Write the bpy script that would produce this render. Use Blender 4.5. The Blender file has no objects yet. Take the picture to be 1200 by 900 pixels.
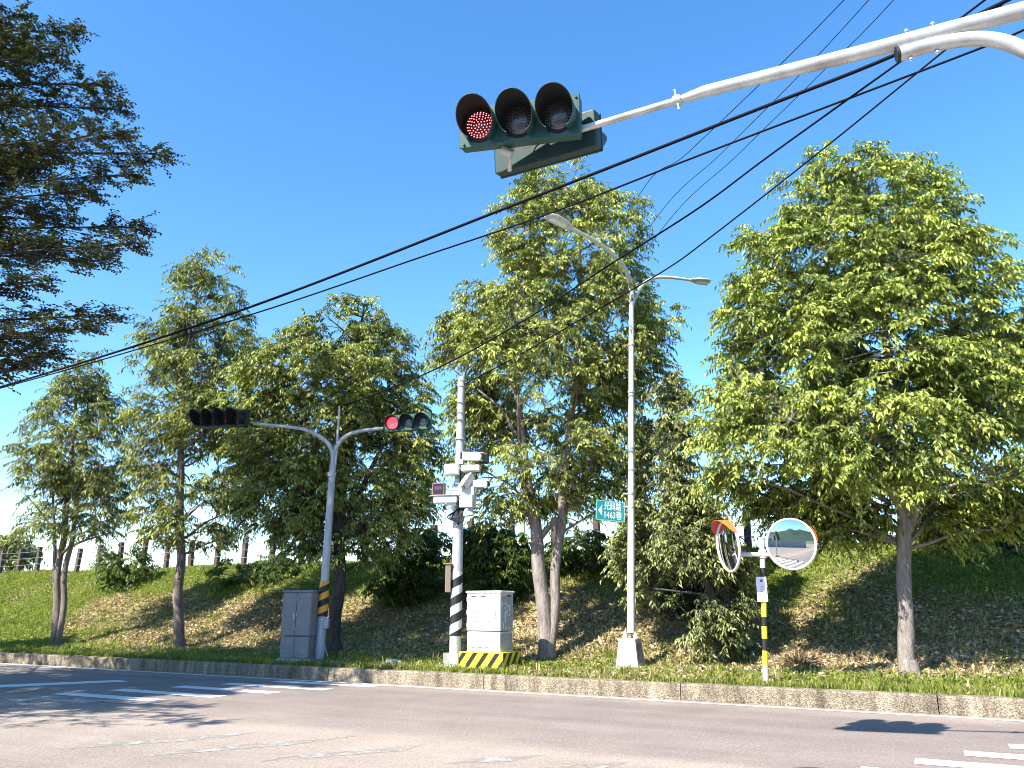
import bpy, math, random
import numpy as np
from mathutils import Vector, Matrix, noise, Quaternion
R = math.radians
random.seed(7)
scn = bpy.context.scene
C = scn.collection
# ------------------------------------------------------------------ camera
F = 930.0                       # focal length in pixels of the 1200 px wide photograph
H = 1.4                         # eye height
PITCH = math.atan((712 - 450) / F)
cam_d = bpy.data.cameras.new('camera'); cam = bpy.data.objects.new('camera', cam_d); C.objects.link(cam)
cam_d.sensor_width = 36; cam_d.lens = 36 * F / 1200; cam_d.clip_end = 6000; cam_d.clip_start = .05
cam.location = (0, 0, H); cam.rotation_euler = (R(90) + PITCH, 0, 0)
scn.camera = cam
# ------------------------------------------------------------------ light
SUN = Vector((-.81, -.76, 1.0)).normalized()
w = bpy.data.worlds.new('World'); scn.world = w; w.use_nodes = True
nt = w.node_tree; bg = nt.nodes['Background']
sky = nt.nodes.new('ShaderNodeTexSky'); sky.sky_type = 'NISHITA'; sky.sun_disc = False
sky.sun_elevation = math.asin(SUN.z); sky.sun_rotation = math.atan2(SUN.x, SUN.y)
sky.altitude = 0; sky.air_density = 1.0; sky.dust_density = .2; sky.ozone_density = 3.0
hs_ = nt.nodes.new('ShaderNodeHueSaturation'); hs_.inputs['Saturation'].default_value = 1.24; nt.links.new(sky.outputs[0], hs_.inputs['Color'])
nt.links.new(hs_.outputs[0], bg.inputs[0]); bg.inputs[1].default_value = .137
sd = bpy.data.lights.new('sun', 'SUN'); so = bpy.data.objects.new('sun', sd); C.objects.link(so)
sd.energy = 5.0; sd.angle = R(.5); sd.color = (1, .95, .86)
so.rotation_euler = SUN.to_track_quat('Z', 'Y').to_euler(); so.location = (-20, -16, 25)
scn.view_settings.view_transform = 'Standard'; scn.view_settings.look = 'None'
scn.view_settings.exposure = 1.4; scn.view_settings.gamma = 1
scn.cycles.max_bounces = 8; scn.cycles.filter_width = 1.0; scn.cycles.transparent_max_bounces = 8

# ------------------------------------------------------------------ projection helpers (used to measure where things stand)
cp, sp = math.cos(PITCH), math.sin(PITCH)
def ray(u, v):
    a = (u - 600) / F; b = (450 - v) / F
    return Vector((a, cp - b * sp, sp + b * cp))
def at(u, v, Y):
    d = ray(u, v); return Vector((d.x / d.y * Y, Y, H + d.z / d.y * Y))
def proj(p):
    x, y, z = p.x, p.y * cp + (p.z - H) * sp, -p.y * sp + (p.z - H) * cp
    return 600 + F * x / y, 450 - F * z / y
def gnd(u, v, z=0.0):
    d = ray(u, v); t = (z - H) / d.z
    return Vector((d.x * t, d.y * t, z))
# kerb frame: t along the kerb (to the right), s away from the road
K0 = gnd(0, 776.5); K1 = gnd(1200, 843)
KT = (K1 - K0).normalized(); KN = Vector((-KT.y, KT.x, 0))
KYAW = math.atan2(KT.y, KT.x)
KH = .25; KW = .2
def kp(t, s, z=0.0): return Vector((K0.x + KT.x * t + KN.x * s, K0.y + KT.y * t + KN.y * s, z))
def ks(p): d = Vector((p.x - K0.x, p.y - K0.y, 0)); return d.dot(KT), d.dot(KN)
LEN = (K1 - K0).length
def bank(s, t=0.0):
    """height of the verge and embankment at distance s behind the kerb face"""
    if s <= 0: return KH
    pts = [(0, KH), (1.2, KH + .02), (2.6, KH + .12), (4, .75), (7.0, 2.3), (8.2, 2.78), (9.2, 2.92), (12, 2.95), (16, 2.6), (60, 2.2), (2000, 2.0)]
    for (a, za), (b, zb) in zip(pts, pts[1:]):
        if s <= b:
            k = (s - a) / (b - a); return za + (zb - za) * k
    return 2.0
def terrain(x, y):
    t, s = ks(Vector((x, y, 0)))
    z = bank(s, t)
    if s > .3:
        a = min(1, (s - .3) / 3)
        z += a * (.16 * noise.noise(Vector((x * .35, y * .35, 3))) + .07 * noise.noise(Vector((x * 1.3, y * 1.3, 9))))
    return z
def on_bank(u, v):
    """where the line of sight through a pixel meets the bank"""
    d = ray(u, v); k = 8.0
    while k < 90:
        p = Vector((0, 0, H)) + d * k
        if ks(p)[1] > 0 and p.z <= terrain(p.x, p.y): return Vector((p.x, p.y, terrain(p.x, p.y)))
        k += .03
    return Vector((p.x, p.y, terrain(p.x, p.y)))

# ------------------------------------------------------------------ materials
M = {}
def mat(name, col, rough=.6, metal=0, var=0.0, scale=5.0, bump=0.0, bscale=60.0, spec=.5, emit=None, estr=1.0, col2=None, coord='Object', stretch=None):
    m = bpy.data.materials.new(name); m.use_nodes = True; n = m.node_tree.nodes; l = m.node_tree.links
    b = n['Principled BSDF']; b.inputs['Base Color'].default_value = (*col, 1); b.inputs['Roughness'].default_value = rough
    b.inputs['Metallic'].default_value = metal; b.inputs['Specular IOR Level'].default_value = spec
    if var or bump:
        tc = n.new('ShaderNodeTexCoord'); src = tc.outputs[coord]
        if stretch:
            mp = n.new('ShaderNodeMapping'); mp.inputs['Scale'].default_value = stretch; l.new(src, mp.inputs[0]); src = mp.outputs[0]
    if var:
        no = n.new('ShaderNodeTexNoise'); no.inputs['Scale'].default_value = scale; no.inputs['Detail'].default_value = 6; no.inputs['Roughness'].default_value = .65
        l.new(src, no.inputs['Vector'])
        cr = n.new('ShaderNodeValToRGB'); l.new(no.outputs[0], cr.inputs[0])
        c2 = col2 or tuple(c * (1 - var) for c in col)
        c1 = tuple(min(1, c * (1 + var * .5)) for c in col)
        cr.color_ramp.elements[0].position = .32; cr.color_ramp.elements[0].color = (*c2, 1)
        cr.color_ramp.elements[1].position = .68; cr.color_ramp.elements[1].color = (*c1, 1)
        l.new(cr.outputs[0], b.inputs['Base Color'])
    if bump:
        n2 = n.new('ShaderNodeTexNoise'); n2.inputs['Scale'].default_value = bscale; n2.inputs['Detail'].default_value = 4
        l.new(src, n2.inputs['Vector']); bp = n.new('ShaderNodeBump'); bp.inputs['Strength'].default_value = bump; bp.inputs['Distance'].default_value = .02
        l.new(n2.outputs[0], bp.inputs['Height']); l.new(bp.outputs[0], b.inputs['Normal'])
    if emit: b.inputs['Emission Color'].default_value = (*emit, 1); b.inputs['Emission Strength'].default_value = estr
    M[name] = m; return m
mat('galvanised', (.50, .51, .50), .45, .4, .3, 4, .08, 90, col2=(.34, .33, .31))
mat('pole_grey', (.42, .45, .47), .5, .2, .3, 4, .06, 60, stretch=(5, 5, .7))
mat('pole_white', (.60, .61, .60), .5, .1, .28, 3, .05, 60, col2=(.44, .43, .40), stretch=(6, 6, .5))
mat('pale_concrete', (.44, .43, .39), .9, 0, .3, 14, .5, 90)
mat('steel_dark', (.12, .12, .12), .5, .5)
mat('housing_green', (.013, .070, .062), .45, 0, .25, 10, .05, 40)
mat('housing_green_shaded', (.007, .034, .028), .5, 0, .25, 10, .05, 40)  # housing green darkened, so the front head's shadow is in the colour
mat('visor_green', (.012, .055, .046), .5)
mat('visor_inside', (.006, .008, .008), .8)
mat('housing_black', (.012, .015, .017), .4)
mat('black_rubber', (.012, .012, .014), .6)
mat('cable_black', (.004, .004, .007), .7, spec=.12)
mat('lens_dark', (.045, .045, .05), .12, 0, .4, 60, .15, 90, spec=1)
mat('lens_red', (.10, .008, .01), .2)
mat('led_red', (.9, .08, .08), .4, emit=(1, .10, .13), estr=2.2)
mat('led_pink', (.9, .1, .1), .4, emit=(1, .22, .26), estr=1.5)
mat('red_glow', (.7, .03, .04), .3, emit=(1, .04, .06), estr=1.1)
mat('led_off', (.07, .07, .075), .3)
mat('label_white', (.70, .75, .72), .5)
mat('cabinet_grey', (.21, .215, .22), .5, .1, .18, 4, .04, 40)
mat('cabinet_white', (.66, .66, .64), .45, 0, .1, 3, col2=(.55, .54, .50), stretch=(5, 5, .6))
mat('cabinet_side_shade', (.34, .37, .42), .5, .1, .2, 6)  # grey-blue puts the shade on the white cabinet's side into the colour
mat('print_grey', (.28, .28, .28), .7)
mat('print_faint', (.55, .55, .55), .7)
mat('paint_yellow', (.80, .66, .035), .5, 0, .12, 14)
mat('paint_orange', (.78, .34, .03), .5, 0, .15, 14)
mat('paint_black', (.014, .013, .013), .5, 0, .3, 14)
mat('band_white', (.62, .66, .66), .5, 0, .15, 14)
mat('sign_teal', (.022, .27, .29), .4)
mat('sign_print', (.72, .86, .88), .4)
mat('sign_edge', (.35, .55, .58), .4)
mat('mirror', (.86, .88, .88), .02, 1)
mat('mirror_rim', (.72, .68, .62), .4)
mat('hood_orange', (.85, .17, .04), .4)
mat('hood_inner', (.42, .05, .03), .5)
mat('plate_white', (.82, .80, .82), .4)
mat('emblem', (.20, .05, .16), .5)
mat('screen_dark', (.03, .015, .025), .2)
mat('screen_purple', (.13, .05, .11), .3)
mat('brown_plastic', (.20, .14, .10), .6)
mat('stone', (.42, .41, .36), .9, 0, .3, 12, .5, 30)
mat('post_brown', (.085, .060, .048), .9, 0, .35, 8, .5, 40)
mat('wire_steel', (.30, .31, .33), .5, .4)
mat('bark_grey', (.23, .19, .165), .95, 0, .5, 5, 1.0, 26, spec=.15, stretch=(3, 3, .6))
mat('bark_brown', (.17, .125, .105), .95, 0, .5, 5, 1.0, 26, spec=.15, stretch=(3, 3, .6))
mat('bark_dark', (.10, .088, .078), .95, 0, .5, 5, 1.0, 26, spec=.15, stretch=(3, 3, .6))
mat('bark_pale', (.29, .245, .215), .95, 0, .5, 5, 1.0, 26, spec=.15, stretch=(3, 3, .6))
mat('twig', (.16, .13, .10), .9, spec=.15)
mat('bank_soil_far', (.12, .14, .05), .95, 0, .5, .7, .5, 6, spec=.1)
mat('render_wall', (.30, .34, .38), .9, 0, .2, 1.2, .2, 30)
mat('house_wall', (.62, .62, .58), .9, 0, .15, 2)
mat('house_roof', (.55, .52, .48), .7, 0, .2, 3)
mat('window_glass', (.03, .04, .05), .08)
mat('hill_green', (.055, .085, .06), .95, 0, .4, .04, spec=.1)
mat('far_ground', (.14, .15, .09), .95, 0, .4, .3, spec=.1)
mat('pavement', (.34, .32, .29), .9, 0, .25, 3, .2, 60)

def leaf_mat(name, dark, light, trans=.35, rough=.42):
    m = bpy.data.materials.new(name); m.use_nodes = True; n = m.node_tree.nodes; l = m.node_tree.links
    b = n['Principled BSDF']; out = n['Material Output']
    at_ = n.new('ShaderNodeAttribute'); at_.attribute_name = 'tint'
    cr = n.new('ShaderNodeValToRGB'); l.new(at_.outputs['Fac'], cr.inputs[0])
    cr.color_ramp.elements[0].color = (*dark, 1); cr.color_ramp.elements[0].position = .05
    cr.color_ramp.elements[1].color = (*light, 1); cr.color_ramp.elements[1].position = .92
    l.new(cr.outputs[0], b.inputs['Base Color']); b.inputs['Roughness'].default_value = rough; b.inputs['Specular IOR Level'].default_value = .28
    tr = n.new('ShaderNodeBsdfTranslucent')
    mx = n.new('ShaderNodeMix'); mx.data_type = 'RGBA'; mx.blend_type = 'MULTIPLY'; mx.inputs[0].default_value = 1
    l.new(cr.outputs[0], mx.inputs[6]); mx.inputs[7].default_value = (1.25, 1.45, .45, 1); l.new(mx.outputs[2], tr.inputs[0])
    ms = n.new('ShaderNodeMixShader'); ms.inputs[0].default_value = trans
    l.new(b.outputs[0], ms.inputs[1]); l.new(tr.outputs[0], ms.inputs[2]); l.new(ms.outputs[0], out.inputs[0])
    M[name] = m; return m
leaf_mat('leaf_bright', (.04, .075, .010), (.46, .52, .11), .2)
leaf_mat('leaf_mid', (.045, .07, .018), (.38, .40, .11), .2)
leaf_mat('leaf_olive', (.04, .068, .013), (.46, .49, .125), .2)
leaf_mat('leaf_grey', (.04, .06, .016), (.36, .38, .14), .18)
leaf_mat('leaf_dark', (.018, .035, .012), (.10, .12, .03), .15)
leaf_mat('leaf_shrub', (.035, .07, .015), (.17, .22, .05), .3)
leaf_mat('grass_green', (.09, .125, .02), (.29, .31, .065), .35, .6)
leaf_mat('grass_dry', (.24, .18, .08), (.60, .50, .26), .2, .7)
leaf_mat('litter_brown', (.17, .11, .065), (.60, .47, .31), .1, .7)

def ground_mats():
    # asphalt: grain, wheel tracks, a dusty lighter band and old overlapping patches, all in kerb direction
    m = bpy.data.materials.new('asphalt'); m.use_nodes = True; n = m.node_tree.nodes; l = m.node_tree.links; b = n['Principled BSDF']
    tc = n.new('ShaderNodeTexCoord')
    mp = n.new('ShaderNodeMapping'); mp.vector_type = 'POINT'; mp.inputs['Rotation'].default_value = (0, 0, -KYAW)
    q = Matrix.Rotation(-KYAW, 3, 'Z') @ Vector((K0.x, K0.y, 0)); mp.inputs['Location'].default_value = (-q.x, -q.y, 0)
    l.new(tc.outputs['Object'], mp.inputs[0])                    # x = t, y = s
    sx = n.new('ShaderNodeSeparateXYZ'); l.new(mp.outputs[0], sx.inputs[0])
    wob = n.new('ShaderNodeTexNoise'); wob.inputs['Scale'].default_value = .5; wob.inputs['Detail'].default_value = 4; l.new(mp.outputs[0], wob.inputs['Vector'])
    def math_(op, a, bb):
        x = n.new('ShaderNodeMath'); x.operation = op
        for i, vv in enumerate((a, bb)):
            if isinstance(vv, (int, float)): x.inputs[i].default_value = vv
            else: l.new(vv, x.inputs[i])
        return x.outputs[0]
    w1 = math_('MULTIPLY', math_('SUBTRACT', wob.outputs[0], .5), 1.6)
    s = math_('ADD', sx.outputs['Y'], w1)
    cr = n.new('ShaderNodeValToRGB'); l.new(math_('DIVIDE', math_('ADD', s, 20), 20), cr.inputs[0])   # s -20..0 -> 0..1
    e = cr.color_ramp.elements; e[0].position = 0; e[0].color = (.165, .147, .133, 1); e[1].position = 1; e[1].color = (.19, .168, .148, 1)
    for s_, c in ((-11, (.165, .147, .133)), (-7.6, (.175, .155, .140)), (-6.2, (.215, .190, .166)), (-5.1, (.208, .183, .160)), (-4.5, (.168, .147, .136)), (-2.6, (.152, .134, .125)), (-1.0, (.140, .124, .117)), (-.5, (.175, .154, .136))):
        x = e.new((s_ + 20) / 20); x.color = (*c, 1)
    st = n.new('ShaderNodeMapping'); st.inputs['Scale'].default_value = (.12, 1.6, 1); l.new(mp.outputs[0], st.inputs[0])
    n1 = n.new('ShaderNodeTexNoise'); n1.inputs['Scale'].default_value = 1; n1.inputs['Detail'].default_value = 7; n1.inputs['Roughness'].default_value = .6; l.new(st.outputs[0], n1.inputs['Vector'])
    n2 = n.new('ShaderNodeTexNoise'); n2.inputs['Scale'].default_value = 90; n2.inputs['Detail'].default_value = 3; l.new(tc.outputs['Object'], n2.inputs['Vector'])
    n3 = n.new('ShaderNodeTexVoronoi'); n3.inputs['Scale'].default_value = 55; l.new(tc.outputs['Object'], n3.inputs['Vector'])
    k = math_('ADD', math_('MULTIPLY', n1.outputs[0], .75), .84)
    k = math_('MULTIPLY', k, math_('ADD', math_('MULTIPLY', n2.outputs[0], 1.0), .5))
    n4 = n.new('ShaderNodeTexNoise'); n4.inputs['Scale'].default_value = 26; n4.inputs['Detail'].default_value = 5; n4.inputs['Roughness'].default_value = .8; l.new(tc.outputs['Object'], n4.inputs['Vector'])
    n5 = n.new('ShaderNodeTexNoise'); n5.inputs['Scale'].default_value = 1.1; n5.inputs['Detail'].default_value = 5; l.new(tc.outputs['Object'], n5.inputs['Vector'])
    k = math_('MULTIPLY', k, math_('ADD', math_('MULTIPLY', n4.outputs[0], 1.5), .25))
    k = math_('MULTIPLY', k, math_('ADD', math_('MULTIPLY', n5.outputs[0], .5), .75))
    k = math_('MULTIPLY', k, math_('ADD', math_('MULTIPLY', n3.outputs['Distance'], .5), .82))
    vm = n.new('ShaderNodeVectorMath'); vm.operation = 'SCALE'; wm = n.new('ShaderNodeMix'); wm.data_type = 'RGBA'; wm.blend_type = 'MULTIPLY'; wm.inputs[0].default_value = 1; l.new(cr.outputs[0], wm.inputs[6]); wm.inputs[7].default_value = (1.13, 1.04, .97, 1); l.new(wm.outputs[2], vm.inputs[0]); l.new(k, vm.inputs['Scale'])
    l.new(vm.outputs[0], b.inputs['Base Color']); b.inputs['Roughness'].default_value = .88; b.inputs['Specular IOR Level'].default_value = .25
    bp = n.new('ShaderNodeBump'); bp.inputs['Strength'].default_value = .6; bp.inputs['Distance'].default_value = .01; l.new(n2.outputs[0], bp.inputs['Height']); l.new(bp.outputs[0], b.inputs['Normal'])
    M['asphalt'] = m
    # road paint, chipped and worn through by noise
    for nm, thr, c in (('road_paint', .34, (.72, .72, .69)), ('worn_paint', .48, (.37, .34, .30))):
        m = bpy.data.materials.new(nm); m.use_nodes = True; n = m.node_tree.nodes; l = m.node_tree.links; b = n['Principled BSDF']; out = n['Material Output']
        tc = n.new('ShaderNodeTexCoord'); a = n.new('ShaderNodeTexNoise'); a.inputs['Scale'].default_value = 3.5; a.inputs['Detail'].default_value = 10; a.inputs['Roughness'].default_value = .75
        l.new(tc.outputs['Object'], a.inputs['Vector'])
        r_ = n.new('ShaderNodeValToRGB'); r_.color_ramp.elements[0].position = thr - .05; r_.color_ramp.elements[1].position = thr + .07; l.new(a.outputs[0], r_.inputs[0])
        g = n.new('ShaderNodeTexNoise'); g.inputs['Scale'].default_value = 70; l.new(tc.outputs['Object'], g.inputs['Vector'])
        c2 = n.new('ShaderNodeValToRGB'); c2.color_ramp.elements[0].color = (*[x * .7 for x in c], 1); c2.color_ramp.elements[1].color = (*[min(1, x * 1.1) for x in c], 1); l.new(g.outputs[0], c2.inputs[0])
        l.new(c2.outputs[0], b.inputs['Base Color']); b.inputs['Roughness'].default_value = .7
        t = n.new('ShaderNodeBsdfTransparent'); mx = n.new('ShaderNodeMixShader'); l.new(r_.outputs[0], mx.inputs[0]); l.new(t.outputs[0], mx.inputs[1]); l.new(b.outputs[0], mx.inputs[2]); l.new(mx.outputs[0], out.inputs[0])
        M[nm] = m
    # kerb: exposed aggregate with streaks of dirt
    m = bpy.data.materials.new('aggregate'); m.use_nodes = True; n = m.node_tree.nodes; l = m.node_tree.links; b = n['Principled BSDF']
    tc = n.new('ShaderNodeTexCoord'); v = n.new('ShaderNodeTexVoronoi'); v.inputs['Scale'].default_value = 60; l.new(tc.outputs['Object'], v.inputs['Vector'])
    cr = n.new('ShaderNodeValToRGB'); l.new(v.outputs['Color'], cr.inputs[0]); e = cr.color_ramp.elements
    e[0].position = .15; e[0].color = (.17, .14, .11, 1); e[1].position = .75; e[1].color = (.42, .36, .28, 1)
    mp = n.new('ShaderNodeMapping'); mp.inputs['Scale'].default_value = (3.4, 1, .5); gm = n.new('ShaderNodeNewGeometry'); l.new(gm.outputs['Position'], mp.inputs[0])
    a = n.new('ShaderNodeTexNoise'); a.inputs['Scale'].default_value = 1.6; a.inputs['Detail'].default_value = 7; a.inputs['Roughness'].default_value = .65; l.new(mp.outputs[0], a.inputs['Vector'])
    r2 = n.new('ShaderNodeValToRGB'); r2.color_ramp.elements[0].position = .36; r2.color_ramp.elements[0].color = (.42, .40, .36, 1); r2.color_ramp.elements[1].position = .65; r2.color_ramp.elements[1].color = (1.1, 1.08, 1.0, 1); l.new(a.outputs[0], r2.inputs[0])
    mx = n.new('ShaderNodeMix'); mx.data_type = 'RGBA'; mx.blend_type = 'MULTIPLY'; mx.inputs[0].default_value = 1; l.new(cr.outputs[0], mx.inputs[6]); l.new(r2.outputs[0], mx.inputs[7])
    l.new(mx.outputs[2], b.inputs['Base Color']); b.inputs['Roughness'].default_value = .9; b.inputs['Specular IOR Level'].default_value = .2
    bp = n.new('ShaderNodeBump'); bp.inputs['Strength'].default_value = .8; bp.inputs['Distance'].default_value = .02; l.new(v.outputs['Distance'], bp.inputs['Height']); l.new(bp.outputs[0], b.inputs['Normal'])
    M['aggregate'] = m
    # bank soil: dry tan thatch, green and bare brown in patches
    m = bpy.data.materials.new('bank_soil'); m.use_nodes = True; n = m.node_tree.nodes; l = m.node_tree.links; b = n['Principled BSDF']
    at_ = n.new('ShaderNodeAttribute'); at_.attribute_name = 'green'
    tc = n.new('ShaderNodeTexCoord'); a = n.new('ShaderNodeTexNoise'); a.inputs['Scale'].default_value = 9; a.inputs['Detail'].default_value = 8; a.inputs['Roughness'].default_value = .75; l.new(tc.outputs['Object'], a.inputs['Vector'])
    dry = n.new('ShaderNodeValToRGB'); dry.color_ramp.elements[0].position = .35; dry.color_ramp.elements[0].color = (.15, .10, .055, 1); dry.color_ramp.elements[1].position = .62; dry.color_ramp.elements[1].color = (.48, .38, .21, 1); l.new(a.outputs[0], dry.inputs[0])
    grn = n.new('ShaderNodeValToRGB'); grn.color_ramp.elements[0].position = .35; grn.color_ramp.elements[0].color = (.05, .08, .015, 1); grn.color_ramp.elements[1].position = .65; grn.color_ramp.elements[1].color = (.20, .26, .05, 1); l.new(a.outputs[0], grn.inputs[0])
    mx = n.new('ShaderNodeMix'); mx.data_type = 'RGBA'; l.new(at_.outputs['Fac'], mx.inputs[0]); l.new(dry.outputs[0], mx.inputs[6]); l.new(grn.outputs[0], mx.inputs[7])
    l.new(mx.outputs[2], b.inputs['Base Color']); b.inputs['Roughness'].default_value = .95; b.inputs['Specular IOR Level'].default_value = .1
    bp = n.new('ShaderNodeBump'); bp.inputs['Strength'].default_value = 1; bp.inputs['Distance'].default_value = .06; l.new(a.outputs[0], bp.inputs['Height']); l.new(bp.outputs[0], b.inputs['Normal'])
    M['bank_soil'] = m
ground_mats()

# ------------------------------------------------------------------ mesh helpers
def link(name, me, m=None, parent=None):
    if m is not None:
        for x in (m if isinstance(m, (list, tuple)) else [m]): me.materials.append(M[x] if isinstance(x, str) else x)
    o = bpy.data.objects.new(name, me); C.objects.link(o)
    if parent: o.parent = parent
    return o
def mesh_np(name, V_, F_, attr=None, attr_name='tint', smooth=False, mi=None):
    """V_ (N,3) float, F_ (M,k) int"""
    me = bpy.data.meshes.new(name); k = F_.shape[1]
    me.vertices.add(len(V_)); me.vertices.foreach_set('co', np.ascontiguousarray(V_, dtype=np.float32).ravel())
    me.loops.add(F_.size); me.loops.foreach_set('vertex_index', np.ascontiguousarray(F_, dtype=np.int32).ravel())
    me.polygons.add(len(F_)); me.polygons.foreach_set('loop_start', np.arange(0, F_.size, k, dtype=np.int32))
    me.polygons.foreach_set('loop_total', np.full(len(F_), k, dtype=np.int32))
    if smooth: me.polygons.foreach_set('use_smooth', np.ones(len(F_), dtype=bool))
    if mi is not None: me.polygons.foreach_set('material_index', np.ascontiguousarray(mi, dtype=np.int32))
    if attr is not None:
        a = me.attributes.new(attr_name, 'FLOAT', 'POINT'); a.data.foreach_set('value', np.ascontiguousarray(attr, dtype=np.float32))
    me.update(calc_edges=True); return me
def frame(d):
    d = Vector(d).normalized(); u = d.cross(Vector((0, 0, 1)))
    if u.length < 1e-3: u = Vector((1, 0, 0))
    u.normalize(); return u, u.cross(d).normalized()
class MB:
    def __init__(s): s.v = []; s.f = []; s.mi = []; s.sm = []
    def add(s, vs, fs, mi=0, sm=False):
        o = len(s.v); s.v += [tuple(x) for x in vs]
        for f in fs: s.f.append(tuple(i + o for i in f)); s.mi.append(mi); s.sm.append(sm)
    def box(s, c, d, rz=0.0, mi=0, rot=None, bev=0.0):
        m = rot.to_3x3() if rot is not None else Matrix.Rotation(rz, 3, 'Z'); c = Vector(c); h = [x / 2 for x in d]
        if bev <= 0:
            vs = [c + m @ Vector((sx * h[0], sy * h[1], sz * h[2])) for sz in (-1, 1) for sy in (-1, 1) for sx in (-1, 1)]
            s.add(vs, [(0, 2, 3, 1), (4, 5, 7, 6), (0, 1, 5, 4), (2, 6, 7, 3), (0, 4, 6, 2), (1, 3, 7, 5)], mi); return
        r = min(bev, min(h) * .9); seg = 3; ring = []
        for (sx, sy, a0) in ((1, 1, 0), (-1, 1, 90), (-1, -1, 180), (1, -1, 270)):
            for k in range(seg + 1):
                a = R(a0 + 90 * k / seg); ring.append((sx * (h[0] - r) + r * math.cos(a), sy * (h[1] - r) + r * math.sin(a)))
        n = len(ring); lv = [(-h[2], 1 - r * .6 / max(h[0], h[1])), (-h[2] + r * .6, 1), (h[2] - r * .6, 1), (h[2], 1 - r * .6 / max(h[0], h[1]))]
        vs = [c + m @ Vector((x * k, y * k, z)) for z, k in lv for x, y in ring]
        fs = [tuple(reversed(range(n))), tuple(range(3 * n, 4 * n))]
        for j in range(3): fs += [(j * n + i, j * n + (i + 1) % n, (j + 1) * n + (i + 1) % n, (j + 1) * n + i) for i in range(n)]
        s.add(vs, fs, mi)
    def tube(s, pts, rad, n=12, mi=0, caps=True, sm=True):
        pts = [Vector(p) for p in pts]; rad = rad if isinstance(rad, (list, tuple)) else [rad] * len(pts)
        d0 = (pts[1] - pts[0]).normalized(); u, w_ = frame(d0); vs = []
        for i, p in enumerate(pts):
            d = (pts[min(i + 1, len(pts) - 1)] - pts[max(i - 1, 0)]).normalized()
            q = d0.rotation_difference(d); u = q @ u; w_ = q @ w_; d0 = d
            for k in range(n):
                a = 2 * math.pi * k / n; vs.append(p + (u * math.cos(a) + w_ * math.sin(a)) * rad[i])
        fs = [(i * n + k, i * n + (k + 1) % n, (i + 1) * n + (k + 1) % n, (i + 1) * n + k) for i in range(len(pts) - 1) for k in range(n)]
        s.add(vs, fs, mi, sm)
        if caps: s.add(vs[:n], [tuple(reversed(range(n)))], mi); s.add(vs[-n:], [tuple(range(n))], mi)
    def prism(s, poly, a, b, mi=0):
        """poly (x,z) outline extruded from y=a to y=b"""
        n = len(poly); vs = [(x, a, z) for x, z in poly] + [(x, b, z) for x, z in poly]
        s.add(vs, [tuple(range(n)), tuple(reversed(range(n, 2 * n)))] + [((i + 1) % n, i, n + i, n + (i + 1) % n) for i in range(n)], mi)
    def build(s, name, m, parent=None, off=None):
        vs = s.v if off is None else [(x - off[0], y - off[1], z - off[2]) for x, y, z in s.v]
        me = bpy.data.meshes.new(name); me.from_pydata(vs, [], s.f)
        me.polygons.foreach_set('material_index', s.mi); me.polygons.foreach_set('use_smooth', s.sm); me.update()
        return link(name, me, m, parent)
def thing(name, label, cat, loc=(0, 0, 0), rz=0.0, group=None):
    o = bpy.data.objects.new(name, None); C.objects.link(o); o.location = loc; o.rotation_euler = (0, 0, rz); o.empty_display_size = .3
    return tag(o, label, cat, group)
def tag(o, label, cat, group=None):
    o['label'] = label; o['category'] = cat
    if group: o['group'] = group
    return o
def struct(o): o['kind'] = 'structure'; return o
def stuff(o): o['kind'] = 'stuff'; return o
def bez(p0, p1, p2, n=8):
    return [p0 * (1 - t) ** 2 + p1 * 2 * t * (1 - t) + p2 * t * t for t in [i / n for i in range(n + 1)]]
def smooth_path(pts, n=6):
    pts = [Vector(p) for p in pts]; out = []
    for i in range(len(pts) - 1):
        a = pts[max(i - 1, 0)]; b = pts[i]; c = pts[i + 1]; d = pts[min(i + 2, len(pts) - 1)]
        for k in range(n):
            t = k / n; out.append(.5 * ((2 * b) + (c - a) * t + (2 * a - 5 * b + 4 * c - d) * t * t + (3 * b - a - 3 * c + d) * t ** 3))
    out.append(pts[-1]); return out
def text_mesh(body, size, extrude=.001, bold=0.0):
    c = bpy.data.curves.new('lettering', 'FONT'); c.body = body; c.size = size; c.align_x = 'CENTER'; c.align_y = 'CENTER'; c.extrude = extrude; c.offset = bold; c.resolution_u = 2
    o = bpy.data.objects.new('tmp', c); C.objects.link(o); bpy.context.view_layer.update()
    me = bpy.data.meshes.new_from_object(o.evaluated_get(bpy.context.evaluated_depsgraph_get())); bpy.data.objects.remove(o); bpy.data.curves.remove(c); return me

# ------------------------------------------------------------------ ground, road, kerb, bank
mb = MB(); mb.add([(-3000, -3000, -.03), (3000, -3000, -.03), (3000, 3000, -.03), (-3000, 3000, -.03)], [(0, 1, 2, 3)])
struct(mb.build('ground', 'far_ground'))
mb = MB(); mb.add([kp(-60, -60), kp(LEN + 45, -60), kp(LEN + 45, .02), kp(-60, .02)], [(0, 1, 2, 3)])
struct(mb.build('road', 'asphalt'))
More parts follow.
